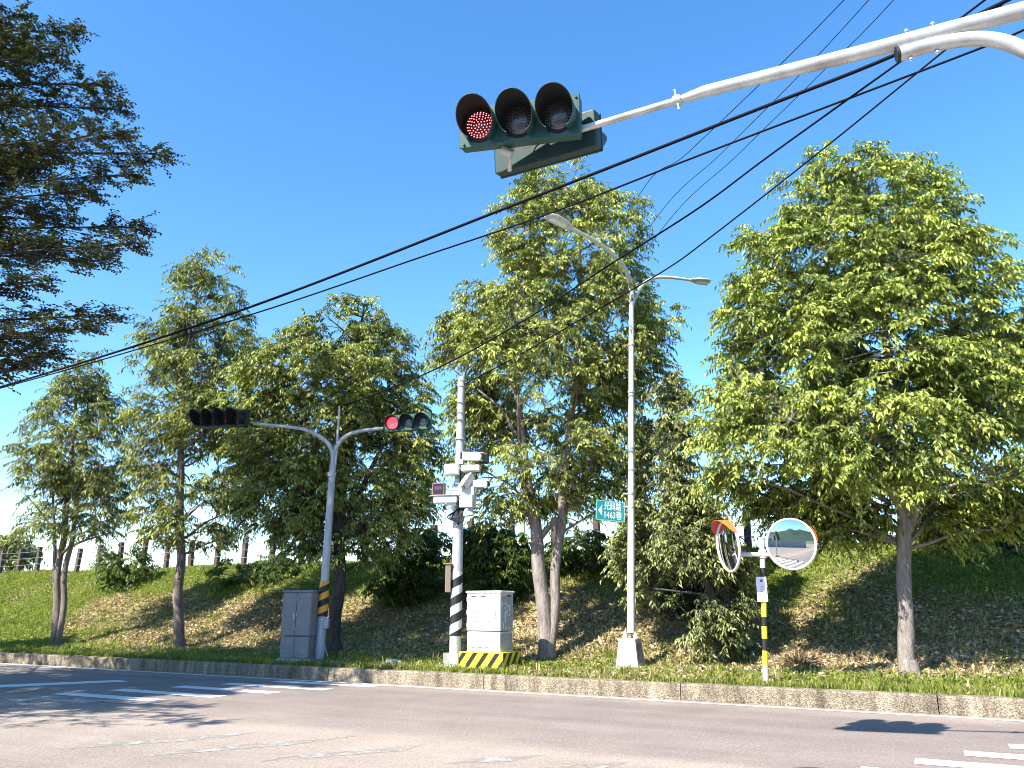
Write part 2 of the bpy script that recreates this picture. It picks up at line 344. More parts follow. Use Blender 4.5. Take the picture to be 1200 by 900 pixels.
# kerb, cast in lengths with narrow joints
kerb = bpy.data.objects.new('kerb', None); C.objects.link(kerb); struct(kerb)
def kerb_piece(L):
    mb = MB(); c = .03
    prof = [(0, -.02), (.012, KH - c), (c, KH - .006), (KW, KH), (KW, -.02)]
    nseg = 6; vs = []
    for i in range(nseg + 1):
        for (s_, z_) in prof:
            j = .006 * noise.noise(Vector((i * 1.7, s_ * 9, z_ * 9)))
            vs.append((L * i / nseg, s_ + j, z_ + j))
    n = len(prof)
    fs = [(i * n + k, (i + 1) * n + k, (i + 1) * n + k + 1, i * n + k + 1) for i in range(nseg) for k in range(n - 1)]
    fs += [tuple(range(n)), tuple(reversed(range(nseg * n, nseg * n + n)))]
    mb.add(vs, fs); return mb
PL = 3.6; first = kerb_piece(PL - .014).build('kerb_stone', 'aggregate', kerb)
t0 = -14 * PL + (ks(gnd(578, 806))[0] % PL)
for i in range(30):
    o = first if i == 0 else first.copy()
    if i: C.objects.link(o); o.parent = kerb
    p = kp(t0 + i * PL, 0); o.location = (p.x, p.y, 0); o.rotation_euler = (0, 0, KYAW)
# bank terrain
def green_at(x, y):
    t, s = ks(Vector((x, y, 0))); nz = noise.noise(Vector((x * .45, y * .45, 0))) + .5 * noise.noise(Vector((x * 1.4, y * 1.4, 5)))
    left = max(0, min(1, (6.0 - t - 1.4 * s) / 5))
    g = .72 if s < 1.5 else (.72 - (s - 1.5) * .6 if s < 2.4 else .18)
    if s > 5.2: g = max(g, min(.95, .22 + (s - 5.2) * .55))
    g = max(g, left * .95)
    return max(0, min(1, g + nz * .55))
tt = np.concatenate([np.arange(-60, -28, 2.0), np.arange(-28, LEN + 6, .28), np.arange(LEN + 6, LEN + 60, 2.0)])
ss = np.concatenate([[.12, .3, .6], np.arange(.9, 13, .26), [14, 16, 20, 30, 60, 200, 900]])
vs = []; gr = []
for t in tt:
    for s in ss:
        p = kp(t, s); z = terrain(p.x, p.y) if s > .25 else KH - .02
        vs.append((p.x, p.y, z)); gr.append(green_at(p.x, p.y))
ns = len(ss); nt_ = len(tt)
idx = np.arange(nt_ * ns).reshape(nt_, ns)
Fq = np.stack([idx[:-1, :-1], idx[1:, :-1], idx[1:, 1:], idx[:-1, 1:]], -1).reshape(-1, 4)
struct(link('embankment', mesh_np('embankment', np.array(vs), Fq, np.array(gr), 'green', True), 'bank_soil'))

# ------------------------------------------------------------------ leaves, grass (numpy)
def leaf_arrays(P, D, UP, L, W, fold=.25):
    """rhombic leaves folded along the midrib: base P, direction D"""
    S_ = np.cross(D, UP); S_ /= np.linalg.norm(S_, axis=1, keepdims=True) + 1e-9
    N_ = np.cross(S_, D); L = L[:, None]; W = W[:, None]
    tip = P + D * L - UP * L * .12
    mid = P + D * L * .42
    a = mid + S_ * W * .5 + N_ * W * fold; b = mid - S_ * W * .5 + N_ * W * fold
    V_ = np.stack([P, a, tip, b], 1).reshape(-1, 3)
    i = np.arange(len(P)) * 4
    F_ = np.concatenate([np.stack([i, i + 1, i + 2], 1), np.stack([i, i + 2, i + 3], 1)])
    return V_, F_
def norm(a): return a / (np.linalg.norm(a, axis=-1, keepdims=True) + 1e-9)
UPZ = np.array([0, 0, 1.0])
def sprays(rng, C_, O_, k, Lt, nl, ll, lw, droop=.5, hang=.9, spread=.9, rise=.15, flat=0.0):
    """k leafy twigs from every cluster point: leaves in two rows hanging off each twig"""
    P0 = np.repeat(C_, k, 0) + rng.normal(0, .06, (len(C_) * k, 3)); O = np.repeat(O_, k, 0)
    rnd = rng.normal(0, 1, P0.shape); rnd[:, 2] *= .55 * (1 - flat)
    D = norm(O + rnd * spread + UPZ * rise)
    Lk = Lt * rng.uniform(.6, 1.25, len(P0))
    j = (np.arange(nl) + 1) / nl
    T = j[None, :] * Lk[:, None]
    pos = P0[:, None, :] + D[:, None, :] * T[..., None] - UPZ * (droop * (j ** 2)[None, :] * Lk[:, None])[..., None]
    side = norm(np.cross(D, UPZ)); sgn = np.where(np.arange(nl) % 2 == 0, 1.0, -1.0)
    dirs = D[:, None, :] * .55 + side[:, None, :] * sgn[None, :, None] * .8 - UPZ * hang * rng.uniform(.3, 1.3, (len(P0), nl, 1)) + rng.normal(0, .25, (len(P0), nl, 3))
    dirs = norm(dirs).reshape(-1, 3); pos = pos.reshape(-1, 3); N = len(pos)
    up = norm(UPZ + rng.normal(0, .45, (N, 3)))
    L = ll * rng.uniform(.65, 1.2, N); W = lw * rng.uniform(.75, 1.2, N)
    V_, F_ = leaf_arrays(pos, dirs, up, L, W)
    tw = np.clip(rng.normal(.5, .22, len(C_)), 0, 1)
    tint = np.clip(np.repeat(tw, k * nl) + rng.normal(0, .17, N), 0, 1)
    yl = rng.random(N) < .02; tint[yl] = 1
    # twigs as thin three sided prisms
    e = np.stack([P0, P0 + D * (Lk * .55)[:, None] - UPZ * (droop * .3 * Lk)[:, None], P0 + D * Lk[:, None] - UPZ * (droop * Lk)[:, None]], 1)
    sd_ = side; ud = norm(np.cross(sd_, D)); ring = []
    for q, r in enumerate((.008, .005, .002)):
        for a in (0, 2.09, 4.19): ring.append(e[:, q] + (sd_ * math.cos(a) + ud * math.sin(a)) * r)
    TV = np.stack(ring, 1).reshape(-1, 3); b = np.arange(len(P0)) * 9; TF = []
    for q in (0, 3):
        for a in range(3): TF.append(np.stack([b + q + a, b + q + (a + 1) % 3, b + q + 3 + (a + 1) % 3, b + q + 3 + a], 1))
    return V_, F_, np.repeat(tint, 4), TV, np.concatenate(TF)

def tree(name, label, cat, base, rows, Y, stems, n_limb, n_clu, seed, leafm='leaf_bright', bark='bark_grey', twigs=5, nl=12, Lt=.5, ll=.13, lw=.05, gap=.0,
         shell=.45, group=None, limb_from=.25, limb_r=.035, depth=1.0, droop=.55, hang=1.45, inset=.30, low=None, front=None):
    fy = lambda p: (front(*proj(p)) if front else -9)
    """rows: outline of the crown in the photograph (v, u left, u right) measured at distance Y"""
    rng = np.random.default_rng(seed); rnd = random.Random(seed)
    root = thing(name, label, cat, base, 0, group)
    zs, cx, rr = [], [], []
    for v, a, b in rows:
        pa = at(a, v, Y); pb = at(b, v, Y); zs.append(pa.z); cx.append((pa.x + pb.x) / 2); rr.append(max(.12, (pb.x - pa.x) / 2 - inset))
    o_ = np.argsort(zs); zs = np.array(zs)[o_]; cx = np.array(cx)[o_]; rr = np.array(rr)[o_]
    zs[0] += .1; zs[-1] -= .25
    env = lambda z: (float(np.interp(z, zs, cx)), float(np.interp(z, zs, rr)))
    mb = MB(); nodes = []
    for st in stems:
        pts = [Vector(q[0]) for q in st]; rad = [q[1] for q in st]
        P = smooth_path(pts, 7); RR = list(np.interp(np.linspace(0, len(rad) - 1, len(P)), range(len(rad)), rad))
        for i in range(1, len(P)): P[i] = P[i] + Vector((noise.noise(P[i] * .9), noise.noise(P[i] * .9 + Vector((7, 0, 0))), 0)) * min(.10, RR[i] * 1.2)
        r2 = [r * (1 + .10 * noise.noise(Vector((i * .9, seed, 0)))) for i, r in enumerate(RR)]
        mb.tube(P, r2, 12, caps=True)
        for p, r in zip(P, RR): nodes.append((p, r))
    if stems and len(stems[0]) > 1:           # root flare
        b0 = Vector(stems[0][0][0]); r0 = stems[0][0][1]
        mb.tube([b0 - Vector((0, 0, .25)), b0 + Vector((0, 0, .03)), b0 + Vector((0, 0, .25))], [r0 * 1.5, r0 * 1.25, r0 * .98], 12)
    trunk = mb.build('trunk', bark, root, base)
    zlow = zs[0] if low is None else low; ztop = zs[-1]
    tn = [(p, r) for p, r in nodes if p.z > base[2] + (ztop - base[2]) * limb_from * .8]
    tn = tn or nodes
    mb = MB(); limb_nodes = [(p, r) for p, r in tn]
    for i in range(n_limb):
        k = (i + .5) / n_limb; ze = zlow + (ztop - zlow) * (k ** .9); c_, r_ = env(ze)
        az = i * 2.39996 + rnd.uniform(-.3, .3)
        e = Vector((c_ + math.cos(az) * r_ * rnd.uniform(.75, .98), Y + math.sin(az) * r_ * depth * rnd.uniform(.75, .98), ze))
        want = ze - (e - Vector((c_, Y, ze))).length * rnd.uniform(.35, .8)
        st, r0 = min(tn, key=lambda q: abs(q[0].z - want) + .15 * (q[0] - e).length)
        mid = (st + e) / 2 + Vector((rnd.uniform(-.15, .15), rnd.uniform(-.15, .15), .12 * (e - st).length * rnd.uniform(-.5, 1.2)))
        P = bez(st, mid, e, 8); P = [p + Vector((noise.noise(p * 1.1 + Vector((i, 0, 0))), noise.noise(p * 1.1 + Vector((0, i, 4))), noise.noise(p * 1.1 + Vector((2, 0, i))))) * .12 for p in P]; P[0] = st
        r1 = min(r0 * .7, limb_r * rnd.uniform(.75, 1.25) * (1.1 - .5 * k)); RR = [r1 * (1 - .82 * q / 8) + .004 for q in range(9)]
        P = [Vector((p.x, max(p.y, fy(p)), p.z)) for p in P]
        mb.tube(P, RR, 7); limb_nodes += list(zip(P, RR))
    NP = np.array([tuple(p) for p, r in limb_nodes]); NR = np.array([r for p, r in limb_nodes])
    # leaf clusters fill the crown, thicker towards its skin, with gaps where the noise says so
    wz = np.linspace(zs[0], zs[-1], 60); wr = np.interp(wz, zs, rr) ** (1.7) + .05; wr = np.cumsum(wr) / wr.sum()
    Cc = []; Oo = []
    tries = 0
    while len(Cc) < n_clu and tries < n_clu * 12:
        tries += 1
        z = float(np.interp(rnd.random(), wr, wz)); c_, r_ = env(z); az = rnd.uniform(0, 2 * math.pi)
        lump = 1 + .14 * noise.noise(Vector((math.cos(az) * 1.6, math.sin(az) * 1.6, z * .75 + seed)))
        q = rnd.random() ** shell; d = r_ * q * lump
        p = Vector((c_ + math.cos(az) * d, Y + math.sin(az) * d * depth, z))
        if p.y < fy(p): p.y = fy(p) + rnd.random() * .9
        if noise.noise(p * .85 + Vector((seed, 0, 0))) + .35 * noise.noise(p * 2.2) < gap - .12 * q: continue
        Cc.append(p); Oo.append(Vector((math.cos(az), math.sin(az), .15 + .5 * (z - zs[0]) / (ztop - zs[0]))) * (.35 + .65 * q))
    for p in Cc:
        d = np.linalg.norm(NP - np.array(p), axis=1) + np.maximum(0, NP[:, 2] - p.z + .05) * 1.6
        b = int(np.argmin(d)); s_ = limb_nodes[b][0]
        mid = (s_ + p) / 2 + Vector((0, 0, .1 * (p - s_).length)); r0 = min(float(NR[b]) * .7, .016)
        mb.tube([s_, mid + Vector((rnd.uniform(-.05, .05),) * 3), p], [r0, r0 * .7, .005], 4, caps=False)
    mb.build('branches', bark, root, base)
    V_, F_, tint, TV, TF = sprays(rng, np.array([tuple(p) for p in Cc]), np.array([tuple(p) for p in Oo]), twigs, Lt, nl, ll, lw, droop, hang)
    keep = None
    off = np.array(base)
    crown = link('crown', mesh_np('crown', V_ - off, F_, tint), leafm, root)
    tw = link('twigs', mesh_np('twigs', TV - off, TF), 'twig', root)
    stuff(crown); stuff(tw)
    return root


# ------------------------------------------------------------------ road markings (flat paint on the road)
def quad_on_road(name, pxs, m, z=.004, uniform=None):
    vs = [gnd(u, v, z) for u, v in pxs]
    mb = MB(); mb.add(vs, [tuple(range(len(vs)))])
    a = mb.build(name, m); return struct(a)
SD = (gnd(257, 816) - gnd(137, 808)); SD.z = 0
for (ua, va, ub, vb, wd) in ((70, 812.2, 185, 820.6, .34), (137, 808, 257, 816.4, .33), (207, 804.2, 323, 811.8, .33), (265, 801, 384, 808, .33), (324, 798.2, 440, 804.3, .33), (366, 795.6, 470, 800.6, .30), ):
    a = gnd(ua, va, .004); b = gnd(ub, vb, .004); d = (b - a).normalized(); n_ = Vector((-d.y, d.x, 0)) * wd / 2
    mb = MB(); mb.add([a - n_, b - n_, b + n_, a + n_], [(0, 1, 2, 3)]); struct(mb.build('crosswalk_stripe', 'road_paint'))
a0 = gnd(1072, 891.5, .004); st_ = gnd(1130, 882.4, .004) - a0; d = (gnd(1215, 902.5, .004) - a0).normalized(); n_ = Vector((-d.y, d.x, 0)) * .16
for k in range(-7, 9):
    a = a0 + st_ * k; b = a + d * 3.2; mb = MB(); mb.add([a - n_, b - n_, b + n_, a + n_], [(0, 1, 2, 3)]); struct(mb.build('crosswalk_stripe', 'road_paint'))
mb = MB(); mb.add([kp(-60, -.28, .004), kp(LEN + 45, -.28, .004), kp(LEN + 45, -.15, .004), kp(-60, -.15, .004)], [(0, 1, 2, 3)]); struct(mb.build('edge_line', 'road_paint'))
quad_on_road('stop_line', [(-60, 808.5), (-60, 805), (140, 796.8), (150, 798.6)], 'road_paint')
for i, q in enumerate(([(-40, 820), (60, 815), (150, 824), (60, 826)], [(70, 878), (140, 868), (300, 858), (250, 866)], [(150, 888), (230, 876), (420, 862), (340, 873)], [(300, 893), (330, 886), (500, 872), (470, 880)], [(520, 895), (560, 888), (640, 884), (600, 892)], [(620, 906), (640, 898), (740, 892), (700, 902)])):
    quad_on_road('worn_marking', q, 'worn_paint', .003)
mb = MB(); c0 = gnd(953, 903, .006); mb.add([c0 + Vector((math.cos(a) * .24, math.sin(a) * .15, 0)) for a in [i * math.pi / 12 for i in range(24)]], [tuple(range(24))]); struct(mb.build('tar_patch', 'black_rubber'))
# the near pavement corner left of the frame, under the big tree
mb = MB(); mb.box((-24, 5.5, .06), (22, 15, .13), 0, bev=.05); struct(mb.build('pavement', 'pavement'))

# ------------------------------------------------------------------ traffic lights
def arc_hood(mb, c, r, L, a0, a1, mi_out, mi_in, th=.006, n=28, cut=.62, r_end=1.0):
    """tunnel visor in front (-Y) of a lens: full length on top, cut back towards its lower lips"""
    out = []
    for k in range(n + 1):
        a = R(a0 + (a1 - a0) * k / n); up = math.sin(a); ln = L * (1 - cut * max(0, min(1, (1 - up) / 1.7)))
        out.append((a, ln))
    vs = []
    for (a, ln) in out:
        for (rr, y) in ((r, 0), (r * r_end, -ln), (r * r_end - th, -ln), (r - th, 0)):
            vs.append((c[0] + math.cos(a) * rr, c[1] + y, c[2] + math.sin(a) * rr))
    m = n
    for q, mi in ((0, mi_out), (1, mi_out), (2, mi_in)):
        base = len(mb.v)
        mb.add(vs, [(k * 4 + q, (k + 1) * 4 + q, (k + 1) * 4 + q + 1, k * 4 + q + 1) for k in range(m)], mi, True)
def signal_head(name, label, loc, rz, n=3, lit=0, size=.36, mats=('housing_green', 'visor_green'), near=True, group=None, tilt=0.0, roll=0.0, ledm='led_red', hood=.27, backlabel=False, lit_hood=True):
    root = thing(name, label, 'traffic light', loc, 0, group); root.rotation_euler = (tilt, roll, rz)
    W = n * size + .03; Hh = size * 1.0; r = size * .465
    mb = MB(); mb.box((0, .055, 0), (W, .12, Hh), bev=.018); mb.box((0, -.008, 0), (W + .01, .022, Hh + .012), bev=.008)
    for i in range(n - 1): x = -W / 2 + .02 + (i + 1) * size; mb.box((x, -.022, 0), (.012, .01, Hh * .96))
    for i in range(n):
        x = -W / 2 + .02 + (i + .5) * size
        for sx in (-1, 1):
            for sz in (-1, 1): mb.tube([(x + sx * size * .44, -.014, sz * Hh * .44), (x + sx * size * .44, -.032, sz * Hh * .44)], .011, 8)
    mb.build('housing', mats[0], root)
    for i in range(n):
        x = -W / 2 + .02 + (i + .5) * size
        mb = MB(); ring = 28
        # domed lens
        for q, (rr, y) in enumerate(((r * .76, -.02), (r * .62, -.034), (r * .4, -.046), (.001, -.05))):
            mb.v += [(x + math.cos(2 * math.pi * k / ring) * rr, y, math.sin(2 * math.pi * k / ring) * rr) for k in range(ring)]
        for q in range(3):
            for k in range(ring): mb.f.append((q * ring + k, q * ring + (k + 1) % ring, (q + 1) * ring + (k + 1) % ring, (q + 1) * ring + k)); mb.mi.append(0); mb.sm.append(True)
        lens = mb.build('lens', 'lens_red' if i == lit else 'lens_dark', root)
        if i == lit: lens['label'] = 'lit red lens'
        mb = MB()
        if near:
            cnt = 0
            for ri, nn in ((0, 1), (.16, 5), (.31, 11), (.46, 16), (.60, 21), (.70, 25)):
                for k in range(nn):
                    a = 2 * math.pi * k / nn + ri * 5; px = x + math.cos(a) * ri * r; pz = math.sin(a) * ri * r; yy = -.052 + .024 * ri * ri * 1.3
                    s_ = .0166 * size
                    mb.add([(px + s_ * math.cos(b), yy - .004, pz + s_ * math.sin(b)) for b in [j * math.pi / 3 for j in range(6)]], [tuple(range(6))])
            led = mb.build('led', (ledm if i == lit else 'led_off'), lens); stuff(led)
        elif i == lit:
            mb.tube([(x, -.050, 0), (x, -.056, 0)], r * .84, 24); mb.build('led', 'red_glow', lens)
        mb = MB(); arc_hood(mb, (x, -.015, 0), r, hood, -58, 238, 0, 1)
        mb.build('visor', [mats[1], 'visor_inside'], root)
        if near:                       # white reflection patch / pictogram shape is only the lens gloss: a small clear window
            mb = MB(); mb.tube([(x, -.018, 0), (x, -.022, 0)], r * .95, 28); mb.build('lens_ring', 'visor_inside', root)
    if backlabel:
        mb = MB(); mb.box((-.10, .1165, .03), (.06, .004, .15)); mb.build('label_plate', 'label_white', root)
    return root

# near mast: post outside the frame on the right, arm reaching over the road
AY = 6.04
head1 = at(608, 143, AY)
PB = Vector((5.05, 4.70, 0))
mast = thing('signal_mast', 'pale galvanised mast arm reaching in over the road from the upper right corner', 'signal mast', PB)
arm_px = [(588, 178, AY + 0.2188), (690, 149, AY - 0.0000), (800, 116, AY - 0.2450), (826, 107, AY - 0.2975), (1000, 64, AY - 0.6562), (1200, 12, AY - 1.0062)]
ap = [at(*q) for q in arm_px]
dr = (ap[-1] - ap[3]).normalized(); post_top = Vector((PB.x, PB.y, 0))
kx = (PB.x - ap[-1].x) / dr.x; ap.append(ap[-1] + dr * kx)
mb = MB(); pth = [ap[0], ap[1], ap[2], ap[2] + (ap[3] - ap[2]) * .55]; mb.tube(pth, [.028, .030, .0315, .033], 20)
mb.build('arm_tip', 'galvanised', mast, PB)
mb = MB(); mb.tube([ap[2], ap[3], ap[4], ap[5], ap[6]], [.035, .049, .058, .0665, .075], 28); mb.build('arm', 'galvanised', mast, PB)
mb = MB()
c = ap[2] + (ap[1] - ap[2]) * .06; d = (ap[1] - ap[2]).normalized(); u_, w_ = frame(d)
mb.tube([c - d * .03, c + d * .03], .047, 20); mb.box(c + w_ * .065, (.05, .012, .07), rot=Matrix((u_, d, w_)).transposed()); mb.box(c - w_ * .065, (.05, .012, .07), rot=Matrix((u_, d, w_)).transposed())
mb.tube([c - w_ * .10 + u_ * .0, c + w_ * .10], .008, 8)
mb.build('clamp', 'galvanised', mast, PB)
# lower tube: socket end, then bending down to the post
q0 = at(1052, 64, AY - 0.7525); q1 = at(1105, 50, AY - 0.8488); q2 = at(1160, 46, AY - 0.9450); q3 = at(1208, 62, AY - 1.0237)
P = smooth_path([q0, q1, q2, q3, at(1262, 98, AY - 1.1375), at(1330, 175, AY - 1.2425), at(1395, 290, AY - 1.3125), Vector((PB.x, PB.y, 3.0)), Vector((PB.x, PB.y, 1.5)), Vector((PB.x, PB.y, 0))], 8)
mb = MB(); mb.tube(P, [.056 + .045 * max(0, (i - 20) / len(P)) for i in range(len(P))], 28); mb.build('post', 'galvanised', mast, PB)
mb = MB(); dd = (q1 - q0).normalized(); mb.tube([q0 - dd * .012, q0 + dd * .012], .0588, 24); mb.build('socket_cap', 'black_rubber', mast, PB)
for uu in (1066, 1097):
    mb = MB(); k = (uu - 1052) / 53; c = q0.lerp(q1, k); mb.tube([c - Vector((0, 0, .088)), c + Vector((0, 0, .205))], .008, 8); mb.tube([c - Vector((0, 0, .076)), c - Vector((0, 0, .062))], .018, 6); mb.tube([c + Vector((0, 0, .185)), c + Vector((0, 0, .197))], .018, 6); mb.build('bolt', 'galvanised', mast, PB)
mb = MB(); mb.box((0, 0, .1), (.5, .5, .2), bev=.03); mb.build('base_plate', 'pale_concrete', mast)
h1 = signal_head('traffic_signal', 'large green signal head with a lit red dotted lens on the overhead arm', head1, R(-15), 3, 0, .35, ledm='led_pink', tilt=R(9), roll=R(2), hood=.30)
head2 = at(643, 172, AY + 0.3675)
h2 = signal_head('traffic_signal', 'green signal head seen from its back, coloured darker for shade, hung under the overhead arm', head2, R(150), 3, None, .337, ('housing_green_shaded', 'visor_green'), near=False, tilt=R(-8), roll=R(-1.5), backlabel=True, hood=.29)
# bracket and cable loop between the two heads belong to the mast
mb = MB(); c = at(597, 172, AY + 0.1750); mb.tube([c + Vector((0, -.05, .1)), c, c + Vector((.0, .2, -.12))], .02, 10); mb.tube([at(588, 176, AY + 0.1750), at(600, 182, AY + 0.1750)], .045, 16)
mb.build('bracket', 'galvanised', mast, PB)
mb = MB(); L_ = [at(640, 165, AY + 0.1050), at(630, 170, AY + 0.0875), at(625, 180, AY + 0.0875), at(631, 187, AY + 0.0875), at(640, 186, AY + 0.0875), at(643, 176, AY + 0.1050), at(650, 168, AY + 0.1050)]
mb.tube(smooth_path(L_, 5), .006, 6); mb.build('cable', 'black_rubber', mast, PB)

# signal pole in the middle distance with two arms
b1 = gnd(374, 777, KH); Y1 = b1.y
def a1(u, v, dy=0): return at(u, v, Y1 + dy)
pole = thing('signal_pole', 'slim grey signal pole with two curved arms and an orange and black band', 'signal pole', b1)
top1 = a1(390, 545)
mb = MB(); mb.tube([b1, b1.lerp(top1, .5), top1], [.105, .088, .075], 20); pm = mb.build('pole', 'pole_grey', pole, b1)
mb = MB(); mb.tube(smooth_path([top1, a1(390, 532), a1(384, 519), a1(370, 509), a1(350, 502), a1(297, 496.5)], 6), [.062 - .0009 * i for i in range(31)], 14); mb.build('arm', 'pole_grey', pole, b1)
mb = MB(); mb.tube(smooth_path([top1, a1(392, 530), a1(399, 517), a1(412, 508, -.1), a1(430, 504, -.2), a1(449, 502, -.3)], 6), [.062 - .0009 * i for i in range(31)], 14); mb.build('arm', 'pole_grey', pole, b1)
mb = MB(); mb.tube([a1(392, 548), a1(394.5, 525), a1(398, 476)], [.035, .028, .022], 10); mb.build('rod', 'pole_white', pole, b1)
mb = MB(); c = a1(389, 556); mb.tube([c - Vector((0, 0, .05)), c + Vector((0, 0, .05))], .10, 18); mb.build('collar', 'pole_grey', pole, b1); mb = MB(); c = a1(387, 590); mb.tube([c - Vector((0, 0, .02)), c + Vector((0, 0, .02))], .088, 18); mb.build('collar', 'pole_grey', pole, b1)
def band(parent, pa, pb, ra, rb, m1, m2, turns, off, thick=.004, hand=1, name='striped_band'):
    """helical stripes wrapped round a pole: one mesh, two materials"""
    pa = Vector(pa); pb = Vector(pb); n = 64; rows = 60; mb = MB(); ax = (pb - pa)
    vs = []
    for j in range(rows + 1):
        k = j / rows; c = pa + ax * k; r = ra + (rb - ra) * k + thick
        # rows twist with the helix so that the stripe edges stay straight
        for i in range(n):
            a = 2 * math.pi * i / n + hand * 2 * math.pi * turns * k
            vs.append(c + Vector((math.cos(a), math.sin(a), 0)) * r)
    fs = [(j * n + i, j * n + (i + 1) % n, (j + 1) * n + (i + 1) % n, (j + 1) * n + i) for j in range(rows) for i in range(n)]
    mb.v = [tuple(v) for v in vs]; mb.f = fs; mb.mi = [(1 if ((i // (n // 2)) % 2) else 0) for j in range(rows) for i in range(n)]; mb.sm = [True] * len(fs)
    return mb.build(name, [m1, m2], parent, off)
pz = lambda v: b1.lerp(top1, (777 - v) / (777 - 545.0))
band(pole, pz(725), pz(685), .098, .094, 'paint_orange', 'paint_black', 2.6, b1, .012)
mb = MB(); c = pz(733) + Vector((.11, -.02, 0)); mb.box(c, (.10, .16, .22), bev=.02); mb.build('junction_box', 'pole_grey', pole, b1)
mb = MB(); mb.tube([b1 + Vector((0, 0, -.05)), b1 + Vector((0, 0, .03))], .26, 8, sm=False)
for k in range(4):
    a = R(45 + 90 * k) + KYAW; mb.tube([b1 + Vector((math.cos(a) * .21, math.sin(a) * .21, .03)), b1 + Vector((math.cos(a) * .09, math.sin(a) * .09, .36))], .014, 6)
mb.build('base_plate', 'pole_grey', pole, b1)
hc = a1(259, 491)
signal_head('traffic_signal', 'black four lens signal head with nothing lit on the left arm of the slim pole', hc, R(-26), 4, None, .385, ('housing_black', 'housing_black'), False, hood=.36, roll=R(4))
hc = a1(478, 495, -.4)
signal_head('traffic_signal', 'small green signal head with lit red lens on the right arm of the slim pole', hc, R(-14), 3, 0, .36, near=False, hood=.2, roll=R(-1))

# camera pole with spiral stripes
b2 = gnd(533, 781, KH + .03); Y2 = b2.y; t2 = at(541, 447, Y2)
def a2(u, v, dy=0): return at(u, v, Y2 + dy)
cpole = thing('camera_pole', 'thick grey pole with black and white spiral stripes beside the white cabinet', 'camera pole', b2)
mb = MB(); mb.tube([b2, b2.lerp(t2, .5), t2], [.120, .104, .080], 24); mb.build('pole', 'pole_grey', cpole, b2)
mb = MB(); mb.tube([t2, t2 + Vector((0, 0, .02)), t2 + Vector((0, 0, .12))], [.092, .092, .03], 16); mb.tube([t2 - Vector((0, 0, .13)), t2 - Vector((0, 0, .09))], .095, 18); mb.build('pole_cap', 'pole_grey', cpole, b2)
p2 = lambda v: b2.lerp(t2, (781 - v) / (781 - 447.0))
band(cpole, p2(748), p2(677), .117, .110, 'band_white', 'paint_black', 3.6, b2, .005)
mb = MB(); mb.tube([b2 + Vector((0, 0, -.12)), b2 + Vector((0, 0, .03))], [.40, .36], 4, sm=False)
for k in range(4):
    a = R(45 + 90 * k) + KYAW; mb.box(b2 + Vector((math.cos(a) * .18, math.sin(a) * .18, .14)), (.12, .012, .24), a)
mb.build('base_plate', 'pale_concrete', cpole, b2)
mb = MB(); mb.box(a2(525.5, 677, -.05), (.12, .16, .58), bev=.02); mb.box(a2(525, 661, -.05), (.17, .2, .03), bev=.01); mb.build('meter_box', 'brown_plastic', cpole, b2)
for v in (520, 600, 606): mb = MB(); c = p2(v); mb.tube([c - Vector((0, 0, .015)), c + Vector((0, 0, .015))], .118, 20); mb.build('strap', 'galvanised', cpole, b2)
def crossarm(v, ua, ub, y):
    mb = MB(); a = a2(ua, v, y); b = a2(ub, v, y); mb.box((a + b) / 2, ((b - a).length, .05, .05)); mb.box(p2(v) + Vector((0, -.13, 0)), (.16, .05, .10)); return mb.build('bracket', 'galvanised', cpole, b2)
crossarm(549, 520, 560, -.14); crossarm(573, 508, 566, -.14); crossarm(586, 510, 566, -.14)
def cctv(name, label, c, yaw, pitch, L=.42, r=.075, col='cabinet_white'):
    root = thing(name, label, 'camera', c, 0); root.rotation_euler = (0, pitch, yaw)       # local +X is where it looks
    mb = MB(); mb.box((0, 0, 0), (L, r * 1.7, r * 1.7), bev=.03); mb.build('body', col, root)
    mb = MB(); mb.box((.03, 0, r * .98), (L * 1.12, r * 2.1, .014), bev=.006); mb.build('sunshield', col, root)
    mb = MB(); mb.tube([(L / 2, 0, 0), (L / 2 + .02, 0, 0)], r * .66, 18); mb.build('lens', 'lens_dark', root)
    mb = MB(); mb.tube([(-L * .2, 0, -r * .8), (-L * .2, 0, -r * 1.9)], .02, 10); mb.build('mount', col, root)
    return root
cctv('surveillance_camera', 'white surveillance camera pointing right beside the small black box on the camera pole', a2(554, 535.5, -.3), R(-28), R(6), .46, .085)
cctv('surveillance_camera', 'white camera tipped steeply down under the topmost one on the pole', a2(548, 563.5, -.3), R(-140), R(52), .34, .075)
cctv('surveillance_camera', 'white camera with a reddish patch pointing right at the pole', a2(562, 567.5, -.3), R(-30), R(4), .42, .07)
cctv('surveillance_camera', 'long white camera housing pointing left under the dark display box', a2(521, 585.5, -.3), R(196), R(4), .50, .085)
cctv('surveillance_camera', 'short white camera tipped down at the foot of the equipment on the pole', a2(527, 592, -.25), R(-155), R(28), .24, .07)
def small_box(name, label, cat, c, d, rz, m, parts=()):
    root = thing(name, label, cat, c, rz); mb = MB(); mb.box((0, 0, 0), d, bev=.015); mb.build('box', m, root)
    mb = MB(); mb.box((0, -d[1] / 2 - .004, 0), (d[0] * .8, .01, d[2] * .82), bev=.004); mb.build('door', m, root); return root
small_box('equipment_box', 'small white box clamped left of the pole above the cameras', 'box', a2(530, 550.5, -.2), (.30, .18, .22), R(-10), 'cabinet_white')
small_box('equipment_box', 'wide white box on the pole under the white cameras', 'box', a2(546.5, 576, -.2), (.36, .2, .18), R(-8), 'cabinet_white')
small_box('equipment_box', 'squarish cream box under the wide white box on the pole', 'box', a2(548, 587.5, -.22), (.30, .2, .26), R(-22), 'cabinet_white')
small_box('equipment_box', 'white dome base under the topmost camera on the pole', 'box', a2(551.5, 549, -.25), (.38, .2, .12), R(-5), 'cabinet_white')
